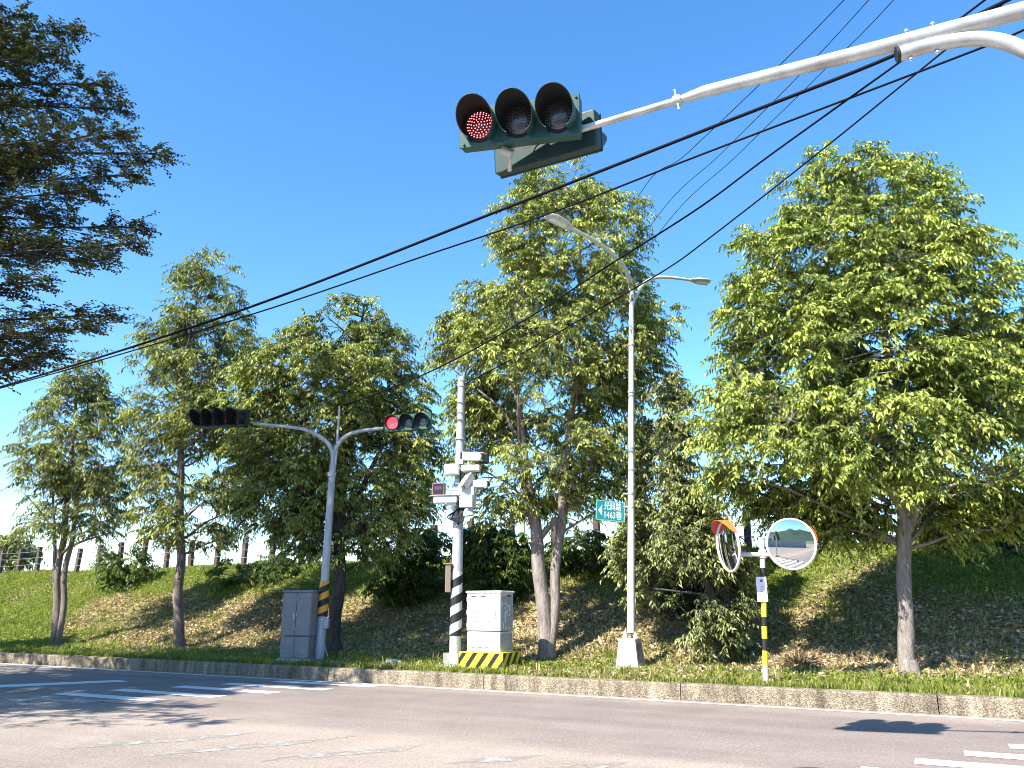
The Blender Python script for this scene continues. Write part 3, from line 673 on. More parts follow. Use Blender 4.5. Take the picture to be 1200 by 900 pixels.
small_box('floodlight', 'black square floodlight at the right of the topmost camera', 'floodlight', a2(566, 535, .05), (.25, .08, .30), R(15), 'black_rubber')
small_box('junction_box', 'narrow grey box hanging lowest under the cream box on the pole', 'box', a2(551.5, 598.5, -.2), (.12, .1, .22), R(0), 'pole_grey')
db = thing('display_box', 'dark square display with a dim purple screen left of the pole', 'display', a2(514.5, 573.5, -.3), R(-12))
mb = MB(); mb.box((0, 0, 0), (.26, .12, .26), bev=.012); mb.build('frame', 'brown_plastic', db)
mb = MB(); mb.box((0, -.062, 0), (.22, .008, .22)); mb.build('screen', 'screen_dark', db)
mb = MB()
for i in range(4): mb.box((-.06 + i * .04, -.068, .02), (.026, .004, .07))
mb.build('digits', 'screen_purple', db)
mb = MB()
for k in range(5):
    P = [a2(536 + k, 596, -.16), a2(532 - 2 * k, 602 + k, -.22), a2(530 + 3 * k, 608 + k, -.2), a2(538 + k, 604 - k, -.2), a2(540 + k * 2, 592, -.18)]
    mb.tube(smooth_path(P, 5), .012, 6)
mb.tube([a2(540.5, 530, -.12), a2(539.5, 560, -.15), a2(538, 590, -.15), a2(537, 615, -.14)], .02, 8)
mb.build('cable', 'black_rubber', cpole, b2)

# grey cabinet
def cabinet(name, label, c, wd, dp, ht, split, m, rz, doors=1, plinth=.12, pm='pale_concrete'):
    root = thing(name, label, 'cabinet', c, rz)
    mb = MB(); mb.box((0, 0, plinth + split / 2), (wd * .97, dp * .97, split), bev=.012); mb.box((0, 0, plinth + split + (ht - split) / 2 + .006), (wd, dp, ht - split - .012), bev=.012); mb.build('body', m, root)
    mb = MB(); mb.box((0, 0, plinth + ht + .02), (wd + .05, dp + .06, .045), bev=.02); mb.build('lid', m, root)
    for i in range(doors):
        dw = wd / doors; x = -wd / 2 + dw * (i + .5)
        mb = MB(); mb.box((x, -dp / 2 - .008, plinth + split + (ht - split) / 2 + .006), (dw - .02, .02, ht - split - .04), bev=.006); d = mb.build('door', m, root)
        for hz in (.16, .5, .84): mb = MB(); mb.tube([(x - dw / 2 + .012, -dp / 2 - .024, plinth + split + (ht - split) * hz - .04), (x - dw / 2 + .012, -dp / 2 - .024, plinth + split + (ht - split) * hz + .04)], .009, 8); mb.build('hinge', 'galvanised', d)
        if i == 0: mb = MB(); mb.box((x + dw * .36, -dp / 2 - .026, plinth + split + (ht - split) * .45), (.03, .02, .14), bev=.006); mb.build('handle', 'galvanised', d)
        mb = MB(); mb.box((x, -dp * .97 / 2 - .006, plinth + split / 2), (dw - .03, .014, split - .04), bev=.005); mb.build('panel', m, root)
    for k in range(4): mb = MB(); mb.box((-wd * .3 + k * wd * .2, -dp * .97 / 2 - .0145, plinth + split * .22), (wd * .13, .004, .012)); mb.build('vent', 'steel_dark', root)
    if plinth > .01: mb = MB(); mb.box((0, 0, plinth / 2 - .06), (wd + .08, dp + .08, plinth + .12), bev=.015); mb.build('plinth', pm, root)
    return root
g1 = gnd(352, 778, KH); gy = g1.y + .25; g1 = Vector((at(352, 740, gy).x, gy, KH))
zt = at(352, 694, gy - .2).z - KH
cabinet('utility_cabinet', 'dark grey two door street cabinet beside the slim signal pole', g1, .70, .42, zt - .1, (zt - .1) * .33, 'cabinet_grey', KYAW + R(13), 2, .10)
# white cabinet on its striped plinth
wb = gnd(570, 786, KH - .0); wy = wb.y + .32; wc = Vector((at(574, 770, wy).x, wy, KH))
PT = at(574, 764, wy - .2).z - KH; WT = at(574, 695, wy - .2).z - KH
plinth = thing('striped_plinth', 'low concrete block painted in yellow and black stripes under the white cabinet', 'plinth', wc, KYAW)
def striped_box(mb, wd, dp, ht, z0, face, n=6, slope=1.0, duty=.42, phase=0.0):
    """diagonal bars as thin raised paint polygons clipped to one face"""
    span = wd if face == 'front' else dp; pitch = span / n
    for k in range(-4, n + 4):
        a = k * pitch + phase; b = a + pitch * duty; poly = [(a, z0 + .01), (b, z0 + .01), (b + ht * slope, z0 + ht - .012), (a + ht * slope, z0 + ht - .012)]
        out = poly                                     # clip to 0..span
        for lim, sg in ((0.004, 1), (span - .004, -1)):
            res = []
            for i in range(len(out)):
                p, q = out[i], out[(i + 1) % len(out)]; pi = (p[0] - lim) * sg >= 0; qi = (q[0] - lim) * sg >= 0
                if pi: res.append(p)
                if pi != qi: t = (lim - p[0]) / (q[0] - p[0]); res.append((lim, p[1] + (q[1] - p[1]) * t))
            out = res
            if len(out) < 3: break
        if len(out) < 3: continue
        if face == 'front': vs = [(x - wd / 2, -dp / 2 - .003, z) for x, z in out]
        else: vs = [(wd / 2 + .003, x - dp / 2, z) for x, z in out]
        mb.add(vs, [tuple(range(len(vs)))])
PWd, PDp = .98, .70
mb = MB(); mb.box((0, 0, PT / 2 - .06), (PWd, PDp, PT + .12)); mb.build('block', 'paint_yellow', plinth)
mb = MB(); striped_box(mb, PWd, PDp, PT, 0, 'front', 4, .72, .42, -.16); striped_box(mb, PWd, PDp, PT, 0, 'side', 3, .72, .5, .02); mb.build('stripe', 'paint_black', plinth)
wcab = cabinet('utility_cabinet', 'white street cabinet with rows of small grey print standing on the striped block', wc + Vector((0, 0, PT)), .76, .50, WT - PT, (WT - PT) * .34, 'cabinet_white', KYAW, 1, 0.0)
ch = WT - PT
mb = MB(); rnd = random.Random(4)
for r_ in range(3):
    for c_ in range(9):
        x = -.27 + c_ * .048; z = ch * .82 - .16 - r_ * .085; hh = .055
        for q in range(4):
            if rnd.random() < .75: mb.box((x + rnd.uniform(-.008, .008), -.2795, z + (q - 1.5) * .014), (rnd.uniform(.018, .036), .003, .006))
        mb.box((x + rnd.uniform(-.008, .008), -.2795, z), (.006, .0024, hh))
stuff(mb.build('print', 'print_grey', wcab))
mb = MB()
for c_ in range(5): mb.box((-.2 + c_ * .06, -.2795, ch * .82 - .45), (.022, .003, .05)); mb.box((-.2 + c_ * .06, -.2795, ch * .82 - .45), (.036, .0024, .01))
stuff(mb.build('print', 'print_faint', wcab))
for x in (-.22, .0): mb = MB(); mb.box((x, -.280, ch - .055), (.11, .006, .022)); mb.build('vent', 'steel_dark', wcab)
mb = MB(); mb.box((.384, .07, ch - .05), (.008, .16, .035)); mb.build('vent', 'steel_dark', wcab)
mb = MB()
for j in range(13):
    for i in range(4):
        if rnd.random() < .42: mb.box((.3838, -.165 + i * .085 + rnd.uniform(-.02, .02), ch * (.40 + .038 * j)), (.004, .035, .03 + .03 * rnd.random()))
stuff(mb.build('peeling_sticker', 'label_white', wcab))
mb = MB(); mb.box((.3795, 0, ch * .34 + (ch * .60) / 2 + .01), (.008, .44, ch * .60), bev=.003); mb.build('shaded_side_panel', 'cabinet_side_shade', wcab)  # panels carry the painted shade of the cabinet's unlit side
mb = MB(); mb.box((.3705, 0, ch * .17), (.008, .42, ch * .28)); mb.build('shaded_side_panel', 'cabinet_side_shade', wcab)

# street lamp
bl = gnd(739.5, 783, KH + .05); YL = bl.y; lt = at(740, 352, YL)
def al(u, v, dy=0): return at(u, v, YL + dy)
lamp = thing('street_lamp', 'tall white street lamp with two curved arms on a tapered metal base', 'street lamp', bl)
jp = bl.lerp(lt, .086)
mb = MB(); mb.tube([jp, bl.lerp(lt, .5), lt], [.078, .064, .052], 20); mb.build('pole', 'pole_white', lamp, bl)
mb = MB()
hb = at(739, 749, YL).z - bl.z
def frustum(mb, c, a, b, z0, z1, rz):
    m = Matrix.Rotation(rz, 3, 'Z'); vs = [c + m @ Vector((sx * q, sy * q, z)) for q, z in ((a, z0), (b, z1)) for sx, sy in ((-1, -1), (1, -1), (1, 1), (-1, 1))]
    mb.add(vs, [(3, 2, 1, 0), (4, 5, 6, 7), (0, 1, 5, 4), (1, 2, 6, 5), (2, 3, 7, 6), (3, 0, 4, 7)])
frustum(mb, bl, .22, .16, .03, hb, KYAW); mb.build('base_cover', 'galvanised', lamp, bl)
mb = MB(); frustum(mb, bl, .34, .31, -.15, .03, KYAW); mb.build('footing', 'pale_concrete', lamp, bl)
mb = MB()
m_ = Matrix.Rotation(KYAW, 3, 'Z')
q_ = [(-.13, .10), (.13, .10), (.10, hb - .07), (-.10, hb - .07)]
mb.add([bl + m_ @ Vector((.2225 - .060 * (z - .03) / (hb - .03) + .004, x, z)) for x, z in q_], [(0, 1, 2, 3)]); mb.build('door', 'cabinet_grey', lamp, bl)
mb = MB()
for k in range(4):
    a = KYAW + R(90 * k); mb.add([bl + Vector((math.cos(a) * .07, math.sin(a) * .07, hb + .22)), bl + Vector((math.cos(a) * .17, math.sin(a) * .17, hb)), bl + Vector((math.cos(a) * .07, math.sin(a) * .07, hb))], [(0, 1, 2)])
mb.tube([bl + Vector((0, 0, hb)), bl + Vector((0, 0, hb + .02))], .17, 20)
mb.build('gusset', 'pole_white', lamp, bl)
ld = Vector((-.75, -.95, 0))
P = smooth_path([lt, al(739.5, 338), al(734, 318, -.3), al(720, 300, -.8), al(700, 284, -1.4), al(668, 267, -2.2)], 7)
mb = MB(); mb.tube(P, [.056 - .0006 * i for i in range(len(P))], 14); mb.build('arm', 'pole_white', lamp, bl)
P = smooth_path([lt - Vector((0, 0, .15)), al(743.5, 350, .1), al(752, 335, .15), al(766, 326, .2), al(785, 325.2, .3), al(811, 328.5, .5)], 7)
mb = MB(); mb.tube(P, [.045 - .0004 * i for i in range(len(P))], 14); mb.build('arm', 'pole_white', lamp, bl)
def lamp_head(p, q):
    d = (q - p); L = d.length; d.normalize(); s_ = d.cross(Vector((0, 0, 1))).normalized(); u = s_.cross(d); mb = MB()
    prof = [(0, .05, .04), (.12, .09, .05), (.4, .14, .06), (.75, .15, .055), (.94, .11, .04), (1, .03, .02)]; n = 14; vs = []
    for k, wd, h_ in prof:
        for i in range(n):
            a = 2 * math.pi * i / n; z = math.sin(a) * h_; z = z if z > 0 else z * .45
            vs.append(p + d * L * k + s_ * math.cos(a) * wd + u * z)
    mb.add(vs, [(j * n + i, j * n + (i + 1) % n, (j + 1) * n + (i + 1) % n, (j + 1) * n + i) for j in range(len(prof) - 1) for i in range(n)] + [tuple(range(n)), tuple(range(len(vs) - n, len(vs)))], 0, True)
    h = mb.build('lamp_head', 'pole_white', lamp, bl)
    mb = MB(); a = p + d * L * .3 - u * .028; b = p + d * L * .85 - u * .028; mb.tube([a, b], [.055, .055], 8); mb.build('lens', 'label_white', h, bl)
lamp_head(al(670, 268, -2.2), al(641, 252, -2.75)); lamp_head(al(809, 328.3, .5), al(832, 331, .62))
mb = MB()
for v in (592, 607, 410, 470): mb = MB(); c = bl.lerp(lt, (783 - v) / 431.0); mb.tube([c - Vector((0, 0, .02)), c + Vector((0, 0, .02))], .076, 16); (mb.box(c + Vector((-.10, 0, 0)), (.12, .02, .03)) if v > 500 else None); mb.build('band_clamp', 'galvanised', lamp, bl)
# road sign fixed to the lamp pole
sl = at(698.5, 596.5, YL - .22); sr = at(732, 601.5, YL + .02); sc_ = (sl + sr) / 2; sw = (sr - sl).length; sy_ = math.atan2(sr.y - sl.y, sr.x - sl.x); shh = sw * .62
sign = thing('street_sign', 'small teal street sign with a white arrow and Chinese lettering on the lamp pole', 'street sign', sc_, 0); sign.rotation_euler = (0, R(3), sy_)
mb = MB(); mb.box((0, 0, 0), (sw, .02, shh), bev=.004); mb.build('plate', 'sign_teal', sign)
mb = MB(); e_ = .012; W2, H2 = sw / 2 - .012, shh / 2 - .012
for c, d in (((0, -.0115, H2), (W2 * 2, .003, e_)), ((0, -.0115, -H2), (W2 * 2, .003, e_)), ((-W2, -.012, 0), (e_, .003, H2 * 2)), ((W2, -.012, 0), (e_, .003, H2 * 2))): mb.box(c, d)
mb.build('border', 'sign_edge', sign)
mb = MB(); mb.add([(-sw * .44, -.0125, 0), (-sw * .30, -.0125, -shh * .27), (-sw * .30, -.0125, shh * .27)], [(0, 1, 2)]); mb.build('arrow', 'sign_print', sign)
for body, sz, x, z, sxx in (('光興路', shh * .44, sw * .07, shh * .21, 1.0), ('1463巷', shh * .44, sw * .07, -shh * .22, .95)):
    me = text_mesh(body, sz, .001, .0022); me.name = 'lettering'; o = link('lettering', me, 'sign_print', sign); o.rotation_euler = (R(90), 0, 0); o.location = (x, -.0125, z)
    wdt = max(v.co.x for v in me.vertices) - min(v.co.x for v in me.vertices); o.scale = (sw * .60 / wdt, 1.0, 1)

# traffic mirrors on their striped post
bm = gnd(897.5, 803, KH); YM = bm.y; tm = at(893, 632, YM)
def am(u, v, dy=0): return at(u, v, YM + dy)
pm_ = lambda v: bm.lerp(tm, (803 - v) / 171.0)
mp_ = thing('mirror_post', 'thin post painted yellow black and white carrying two round traffic mirrors', 'post', bm)
for va, vb, m in ((803, 781, 'pole_white'), (781, 764, 'paint_yellow'), (764, 750, 'paint_black'), (750, 736, 'paint_yellow'), (736, 725, 'paint_black'), (725, 706, 'paint_yellow'), (706, 667, 'paint_black'), (667, 632, 'pole_white')):
    mb = MB(); mb.tube([pm_(va), pm_(vb)], .042, 16); mb.build('pole_section', m, mp_, bm)
mb = MB(); ca = am(866, 649.5, .0); cb = am(908, 650.5, -.05); mb.tube([ca, cb], .035, 12); c = pm_(650); mb.box(c, (.11, .11, .14), bev=.02); mb.tube([pm_(632), pm_(630)], .046, 12); mb.build('crossarm', 'pole_white', mp_, bm)
pl = thing('small_plate', 'narrow white plate with a purple emblem on the mirror post', 'plate', am(892.8, 690.5, -.055), R(2))
ph = (am(893, 676, -.05) - am(893, 705, -.05)).length
mb = MB(); mb.box((0, 0, 0), (.165, .01, ph), bev=.02); mb.build('plate', 'plate_white', pl)
mb = MB(); mb.add([(math.cos(a) * (.030 if k % 2 else .017), -.0065, ph * .34 + math.sin(a) * (.030 if k % 2 else .017)) for k, a in enumerate([i * math.pi / 8 for i in range(16)])], [tuple(range(16))]); mb.build('emblem', 'emblem', pl)
me = text_mesh('三\n司', .085); me.name = 'lettering'; o = link('lettering', me, 'print_grey', pl); o.rotation_euler = (R(90), 0, 0); o.location = (.005, -.0065, -ph * .08)
def mirror(name, label, c, nrm, Rm, hood_from, hood_to, hood_len):
    root = thing(name, label, 'mirror', c)
    root.rotation_euler = Vector(nrm).to_track_quat('Z', 'Y').to_euler()          # local Z looks out of the glass, local Y up
    Rc = 2.0; n = 48; rings = 14; mb = MB(); z0 = math.sqrt(Rc * Rc - Rm * Rm)
    vs = [(0, 0, Rc - z0)]
    for j in range(1, rings + 1):
        r = Rm * j / rings; vs += [(math.cos(2 * math.pi * i / n) * r, math.sin(2 * math.pi * i / n) * r, math.sqrt(Rc * Rc - r * r) - z0) for i in range(n)]
    fs = [(0, 1 + i, 1 + (i + 1) % n) for i in range(n)] + [(1 + (j - 1) * n + i, 1 + j * n + i, 1 + j * n + (i + 1) % n, 1 + (j - 1) * n + (i + 1) % n) for j in range(1, rings) for i in range(n)]
    mb.add(vs, fs, 0, True); mb.build('glass', 'mirror', root)
    mb = MB(); pr = [(Rm - .012, .004), (Rm - .004, .018), (Rm + .018, .016), (Rm + .022, -.02), (Rm - .05, -.055)]; vs = []
    for i in range(n):
        a = 2 * math.pi * i / n; vs += [(math.cos(a) * r, math.sin(a) * r, z) for r, z in pr]
    k_ = len(pr); mb.add(vs, [(i * k_ + j, ((i + 1) % n) * k_ + j, ((i + 1) % n) * k_ + j + 1, i * k_ + j + 1) for i in range(n) for j in range(k_ - 1)], 0, True); mb.build('rim', 'mirror_rim', root)
    mb = MB(); mb.add([(math.cos(2 * math.pi * i / n) * (Rm - .045), math.sin(2 * math.pi * i / n) * (Rm - .045), -.055) for i in range(n)], [tuple(reversed(range(n)))]); mb.tube([(0, 0, -.055), (0, 0, -.16)], .05, 12); mb.build('back', 'hood_orange', root)
    mb = MB(); m_ = 30; vs = []; vo = []
    for i in range(m_ + 1):
        k = i / m_; a = R(hood_from + (hood_to - hood_from) * k); ln = hood_len * math.sin(math.pi * k) ** .55 + .012
        vs += [(math.cos(a) * r, math.sin(a) * r, z) for r, z in ((Rm + .024, -.015), (Rm + .030, ln), (Rm + .026, ln), (Rm + .019, -.012))]
    for q, mi in ((0, 0), (1, 0), (2, 1)): mb.add(vs, [(i * 4 + q, (i + 1) * 4 + q, (i + 1) * 4 + q + 1, i * 4 + q + 1) for i in range(m_)], mi, True)
    mb.build('hood', ['hood_orange', 'hood_inner'], root); return root
RM = (am(957, 637, -.15) - am(898, 637, -.15)).length / 2 * .97
mirror('traffic_mirror', 'round traffic mirror turned to the road showing the street, right of the post', am(927.5, 637.5, -.15), (.02, -1, -.07), RM, 4, 42, .04)
mirror('traffic_mirror', 'round traffic mirror with an orange hood seen edge on, left of the post', am(853, 640, -.1), (-.985, -.17, -.08), RM, 26, 150, .15)

# ------------------------------------------------------------------ overhead wires
def wire(label, pts, rad, cat='cable', name='power_cable', group=None, ends=(None, None)):
    """pts: (u, v, Y) measured points of one hanging cable"""
    P = [at(q.x, q.y, 1 / q.z) for q in smooth_path([Vector((u, v, 1 / y)) for u, v, y in pts], 8)]
    mb = MB(); mb.tube(P, rad, 6); o = mb.build(name, 'cable_black'); return tag(o, label, cat, group)
wire('thick black cable crossing the whole sky, upper of the pair over the slim pole', [(-330, 540, 27), (0, 453.5, 20.5), (290, 361, 16), (600, 241, 12.6), (860, 139, 10.4), (1045, 66, 9.2), (1181, 0, 8.4), (1450, -130, 7.2)], .026)
wire('black cable crossing the whole sky, lower of the pair over the slim pole', [(-330, 536, 27.2), (0, 455, 20.8), (290, 370, 16.4), (500, 299, 13.9), (650, 248, 12.5), (825, 180, 11), (1140, 60, 9.1), (1200, 35, 8.8), (1450, -80, 7.6)], .016)
wire('black cable rising from the thin rod of the slim signal pole to the top edge', [(398, 477, Y1), (439, 462, Y1 - .8), (520, 428, Y1 - 2.2), (620, 372, Y1 - 4.2), (715, 310, 12.9), (820, 243, 11.6), (905, 180, 10.7), (1054, 73, 9.2), (1154, 0, 8.4), (1400, -190, 7)], .015)
wire('black cable rising from the camera pole past the right lamp arm', [(541, 452, Y2), (605, 418, Y2 - 1.1), (700, 363, 14.6), (780, 316, 13.2), (830, 280, 12.4), (958, 180, 10.9), (1096, 68, 9.5), (1190, -8, 8.7), (1400, -190, 7.3)], .013)
GT = 'thin wires over the tall tree'
wire('thin wire over the tall tree, uppermost of the three steep ones', [(608, 505, 46), (745, 235, 19), (805, 180, 17), (915, 75, 14), (989, 0, 12.4), (1180, -200, 9)], .009, group=GT)
wire('thin wire over the tall tree, middle one of the three steep ones', [(613, 510, 46), (762, 265, 19), (845, 180, 16.6), (930, 95, 14.2), (1018, 0, 12.2), (1200, -205, 9)], .008, group=GT)
wire('thin wire over the tall tree, lowest of the three steep ones', [(618, 515, 46), (770, 276, 19), (866, 180, 16.4), (958, 90, 14), (1047, 0, 12.0), (1220, -200, 9)], .008, group=GT)
up0 = at(613, 640, 46); up0.z = 2.2
up = thing('utility_pole', 'far concrete utility pole behind the tall forked tree', 'utility pole', up0)
tp = at(613, 500, 46); mb = MB(); mb.tube([up0, Vector((up0.x, up0.y, tp.z + .3))], [.14, .09], 12); mb.build('pole', 'pale_concrete', up, up0)
mb = MB(); mb.box((tp.x, tp.y, tp.z - .3), (1.6, .1, .1)); mb.build('crossarm', 'galvanised', up, up0)

# ------------------------------------------------------------------ fence along the crest
fence = thing('post_and_wire_fence', 'brown posts with thin wires along the top of the grassy bank', 'fence', kp(0, 8.6, bank(8.6)), 0)
fo = fence.location
mb = MB(); mb.box((0, 0, .42), (.17, .15, 1.4), 0, bev=.012); pf = mb.build('post', 'post_brown', fence); rnd = random.Random(3)
fpts = []
t = -22.0; i = 0
while t < 27:
    p = kp(t, 8.7); z = terrain(p.x, p.y)
    o = pf if i == 0 else pf.copy()
    if i: C.objects.link(o); o.parent = fence
    hz = rnd.uniform(-.05, .05); o.location = (p.x - fo.x, p.y - fo.y, z - fo.z + hz); o.rotation_euler = (R(rnd.uniform(-2, 2)), R(rnd.uniform(-2.5, 2.5)), KYAW); fpts.append(Vector((p.x, p.y, z + hz))); t += 1.42; i += 1
for h_ in (.38, .66, .94):
    mb = MB(); P = []
    for a, b in zip(fpts, fpts[1:]): P += [a + Vector((0, -.09, h_)), (a + b) / 2 + Vector((0, -.09, h_ - .02))]
    mb.tube(P, .009, 4); mb.build('wire', 'wire_steel', fence, fo)

# ------------------------------------------------------------------ trees
def pt(u, v, Y, r): return (at(u, v, Y), r)
def onb(u, v): p = on_bank(u, v); return p, p.y
QUALITY = 1.0
B5, Y5 = onb(1066, 792)
tree('leafy_tree', 'big dense bright green tree with a pinkish trunk at the right, behind the mirrors', 'tree', B5,
     [(158, 972, 1008), (182, 940, 1055), (210, 900, 1100), (260, 868, 1140), (300, 845, 1172), (350, 838, 1205), (400, 832, 1222), (450, 818, 1238), (500, 800, 1250), (550, 798, 1262), (575, 835, 1258), (600, 880, 1240), (632, 935, 1215)], Y5,
     [[pt(1067, 792, Y5, .135), pt(1060, 700, Y5, .118), pt(1056, 610, Y5, .108), pt(1052, 500, Y5, .09), pt(1030, 350, Y5, .055), pt(1000, 200, Y5, .02)],
      [pt(1058, 628, Y5, .08), pt(1085, 560, Y5 - .3, .06), pt(1120, 440, Y5 - .5, .04), pt(1130, 330, Y5 - .4, .015)],
      [pt(1056, 600, Y5, .07), pt(1020, 540, Y5 - .2, .05), pt(960, 430, Y5 - .4, .03), pt(930, 340, Y5 - .3, .015)]],
     42, 1500, 11, 'leaf_bright', 'bark_pale', 6, 14, .46, .112, .046, gap=-.10, depth=.6, inset=.30, front=lambda u, v: Y5 + .2 if v > 570 else (YM + .8 if u < 985 and v > 545 else -9), low=None)
B4, Y4 = onb(642, 772)
tree('leafy_tree', 'tall forked tree behind the white cabinet with a pyramid of light green leaves', 'tree', B4,
     [(172, 668, 715), (200, 615, 735), (232, 580, 758), (280, 562, 775), (330, 545, 790), (380, 508, 795), (430, 500, 790), (480, 508, 772), (530, 518, 765), (570, 525, 750), (608, 550, 725)], Y4,
     [[pt(641, 772, Y4, .17), pt(634, 700, Y4, .15), pt(628, 620, Y4, .135), pt(614, 545, Y4, .10), pt(606, 430, Y4, .06), pt(630, 300, Y4, .03), pt(655, 210, Y4, .012)],
      [pt(643, 765, Y4, .13), pt(650, 690, Y4, .105), pt(655, 625, Y4, .10), pt(664, 540, Y4, .08), pt(675, 420, Y4, .05), pt(680, 260, Y4, .015)],
      [pt(630, 635, Y4, .07), pt(640, 620, Y4, .07), pt(652, 606, Y4, .06)],
      [pt(655, 612, Y4, .07), pt(690, 555, Y4 + .3, .05), pt(725, 500, Y4 + .5, .03)]],
     38, 1080, 23, 'leaf_olive', 'bark_pale', 6, 12, .44, .120, .043, gap=-.02, depth=.66, inset=.28, front=lambda u, v: Y4 - .5 if v > 560 else (Y2 + .55 if u < 590 and v > 420 else -9))
B3, Y3 = onb(392, 765)
tree('leafy_tree', 'broad yellowish green tree with a dark trunk behind the slim signal pole', 'tree', B3,
     [(335, 418, 440), (358, 372, 462), (385, 335, 478), (415, 300, 490), (440, 262, 508), (480, 248, 520), (530, 258, 524), (580, 272, 520), (620, 292, 505), (655, 330, 475)], Y3,
     [[pt(392, 765, Y3, .17), pt(394, 700, Y3, .15), pt(397, 645, Y3, .14), pt(402, 560, Y3, .10), pt(412, 450, Y3, .06), pt(428, 350, Y3, .015)],
      [pt(398, 640, Y3, .09), pt(380, 560, Y3 - .2, .06), pt(350, 470, Y3 - .3, .03)], [pt(398, 632, Y3, .09), pt(430, 560, Y3, .06), pt(470, 470, Y3, .03)]],
     38, 1150, 37, 'leaf_olive', 'bark_dark', 6, 12, .44, .122, .046, gap=-.14, depth=.68, front=lambda u, v: Y1 + .75 if v > 440 else -9)
B2, Y2t = onb(209, 760)
tree('slender_tree', 'slender airy tree with a straight grey trunk left of the broad tree', 'tree', B2,
     [(270, 232, 250), (300, 200, 272), (340, 176, 300), (380, 152, 308), (430, 146, 310), (480, 146, 308), (540, 146, 305), (600, 150, 308), (640, 165, 290)], Y2t,
     [[pt(210, 760, Y2t, .145), pt(209, 690, Y2t, .13), pt(212, 640, Y2t, .115), pt(213, 560, Y2t, .10), pt(217, 440, Y2t, .06), pt(238, 300, Y2t, .010)]],
     40, 600, 41, 'leaf_mid', 'bark_grey', 5, 11, .5, .15, .045, gap=-.04, depth=.8, shell=.6)
B1, Y1t = onb(67, 757)
tree('slender_tree', 'leftmost slender tree with several thin stems on the sunny grass', 'tree', B1,
     [(387, 82, 106), (420, 66, 128), (460, 40, 148), (500, 26, 156), (545, 6, 156), (590, 14, 156), (630, 28, 146)], Y1t,
     [[pt(66, 757, Y1t, .115), pt(66, 690, Y1t, .10), pt(76, 620, Y1t, .09), pt(84, 540, Y1t, .06), pt(92, 418, Y1t, .010)],
      [pt(70, 755, Y1t, .09), pt(76, 680, Y1t, .08), pt(86, 620, Y1t, .07), pt(96, 540, Y1t, .04), pt(104, 460, Y1t, .015)],
      [pt(64, 680, Y1t, .06), pt(64, 620, Y1t, .04), pt(58, 540, Y1t, .02)]],
     26, 340, 53, 'leaf_mid', 'bark_grey', 5, 10, .5, .16, .048, gap=0, depth=.8, shell=.6)
B6, Y6 = onb(846, 779)
tree('shrubby_tree', 'dull olive shrubby tree leafy down to the grass between lamp and mirrors', 'tree', B6,
     [(422, 762, 800), (470, 742, 818), (520, 735, 822), (560, 732, 832), (600, 730, 852), (630, 712, 872), (660, 716, 894), (700, 745, 892), (735, 785, 884), (770, 815, 868)], Y6,
     [[pt(845, 779, Y6, .10), pt(838, 720, Y6, .08), pt(815, 640, Y6, .06), pt(790, 540, Y6, .04), pt(780, 440, Y6, .012)], [pt(850, 779, Y6, .06), pt(850, 720, Y6, .05), pt(840, 640, Y6, .03)]],
     26, 560, 67, 'leaf_grey', 'bark_dark', 5, 12, .38, .115, .042, gap=-.25, depth=.55, front=lambda u, v: YL + .35 if u < 775 else -9, low=None)
def bush(label, u, v, Yb, hw, hh, n, seed, leafm='leaf_dark', ll=.13, lw=.055, name='bush', lift=0.0):
    c = at(u, v, Yb); gz = terrain(c.x, c.y); base = Vector((c.x, c.y, gz))
    rows = [(v - hh, u - hw * .35, u + hw * .35), (v - hh * .6, u - hw * .8, u + hw * .8), (v, u - hw, u + hw), (v + hh * .6, u - hw * .9, u + hw * .9), (v + hh, u - hw * .6, u + hw * .6)]
    st = [[(base, .03), (base.lerp(c, .6) + Vector((.1 * k, 0, 0)), .022), (c + Vector((.3 * k, 0, .3)), .01)] for k in (-1, 1)]
    return tree(name, label, 'bush', base, rows, Yb, st, 10, n, seed, leafm, 'bark_dark', 5, 10, .32, ll, lw, gap=-.06, depth=.6, inset=.22, low=None)
bush('dark leafy bush on the crest between the two slender trees', 150, 668, 30, 44, 34, 80, 71, 'leaf_shrub')
bush('low dark scrub on the crest right of the straight grey trunk', 300, 668, 27, 55, 24, 80, 72, 'leaf_shrub')
bush('dark tangled bush behind the striped spiral pole', 478, 657, 22.5, 56, 56, 170, 73, 'leaf_shrub')
bush('light leaved green bush behind the white cabinet', 578, 654, 21.2, 52, 52, 180, 74, 'leaf_shrub', .16, .06)
bush('shaded bush behind the forked trunks', 680, 655, 21.5, 48, 42, 120, 75, 'leaf_shrub')
bush('dark bush on the crest right of the mirrors', 1020, 655, 20.5, 45, 26, 70, 76, 'leaf_shrub')
bush('tall dark hedge-like bush behind the big tree at the right edge', 1130, 622, 19.5, 95, 74, 320, 77)
bush('dark bush at the foot of the olive shrubby tree', 812, 690, 18.5, 44, 48, 140, 78, 'leaf_dark')
bush('dark bush on the bank at the right end, beyond the pinkish trunk', 1250, 650, 17.5, 90, 80, 260, 79)
bush('low bush on the crest behind the forked tree and the olive tree', 765, 625, 23, 40, 40, 110, 80, 'leaf_shrub')
# distant trees beyond the bank on the left
for i, (u, v, hw, hh, lab) in enumerate(((18, 640, 26, 22, 'hazy distant tree beyond the posts at the left edge'),)):
    c = at(u, v, 60); base = Vector((c.x, c.y, 2.1))
    rows = [(v - hh, u - hw * .4, u + hw * .4), (v - hh * .3, u - hw, u + hw), (v + hh, u - hw * .7, u + hw * .7)]
    tree('distant_tree', lab, 'tree', base, rows, 60, [[(base, .2), (c, .1)]], 8, 60, 90 + i, 'leaf_grey', 'bark_dark', 5, 10, .9, .35, .14, gap=-.1)

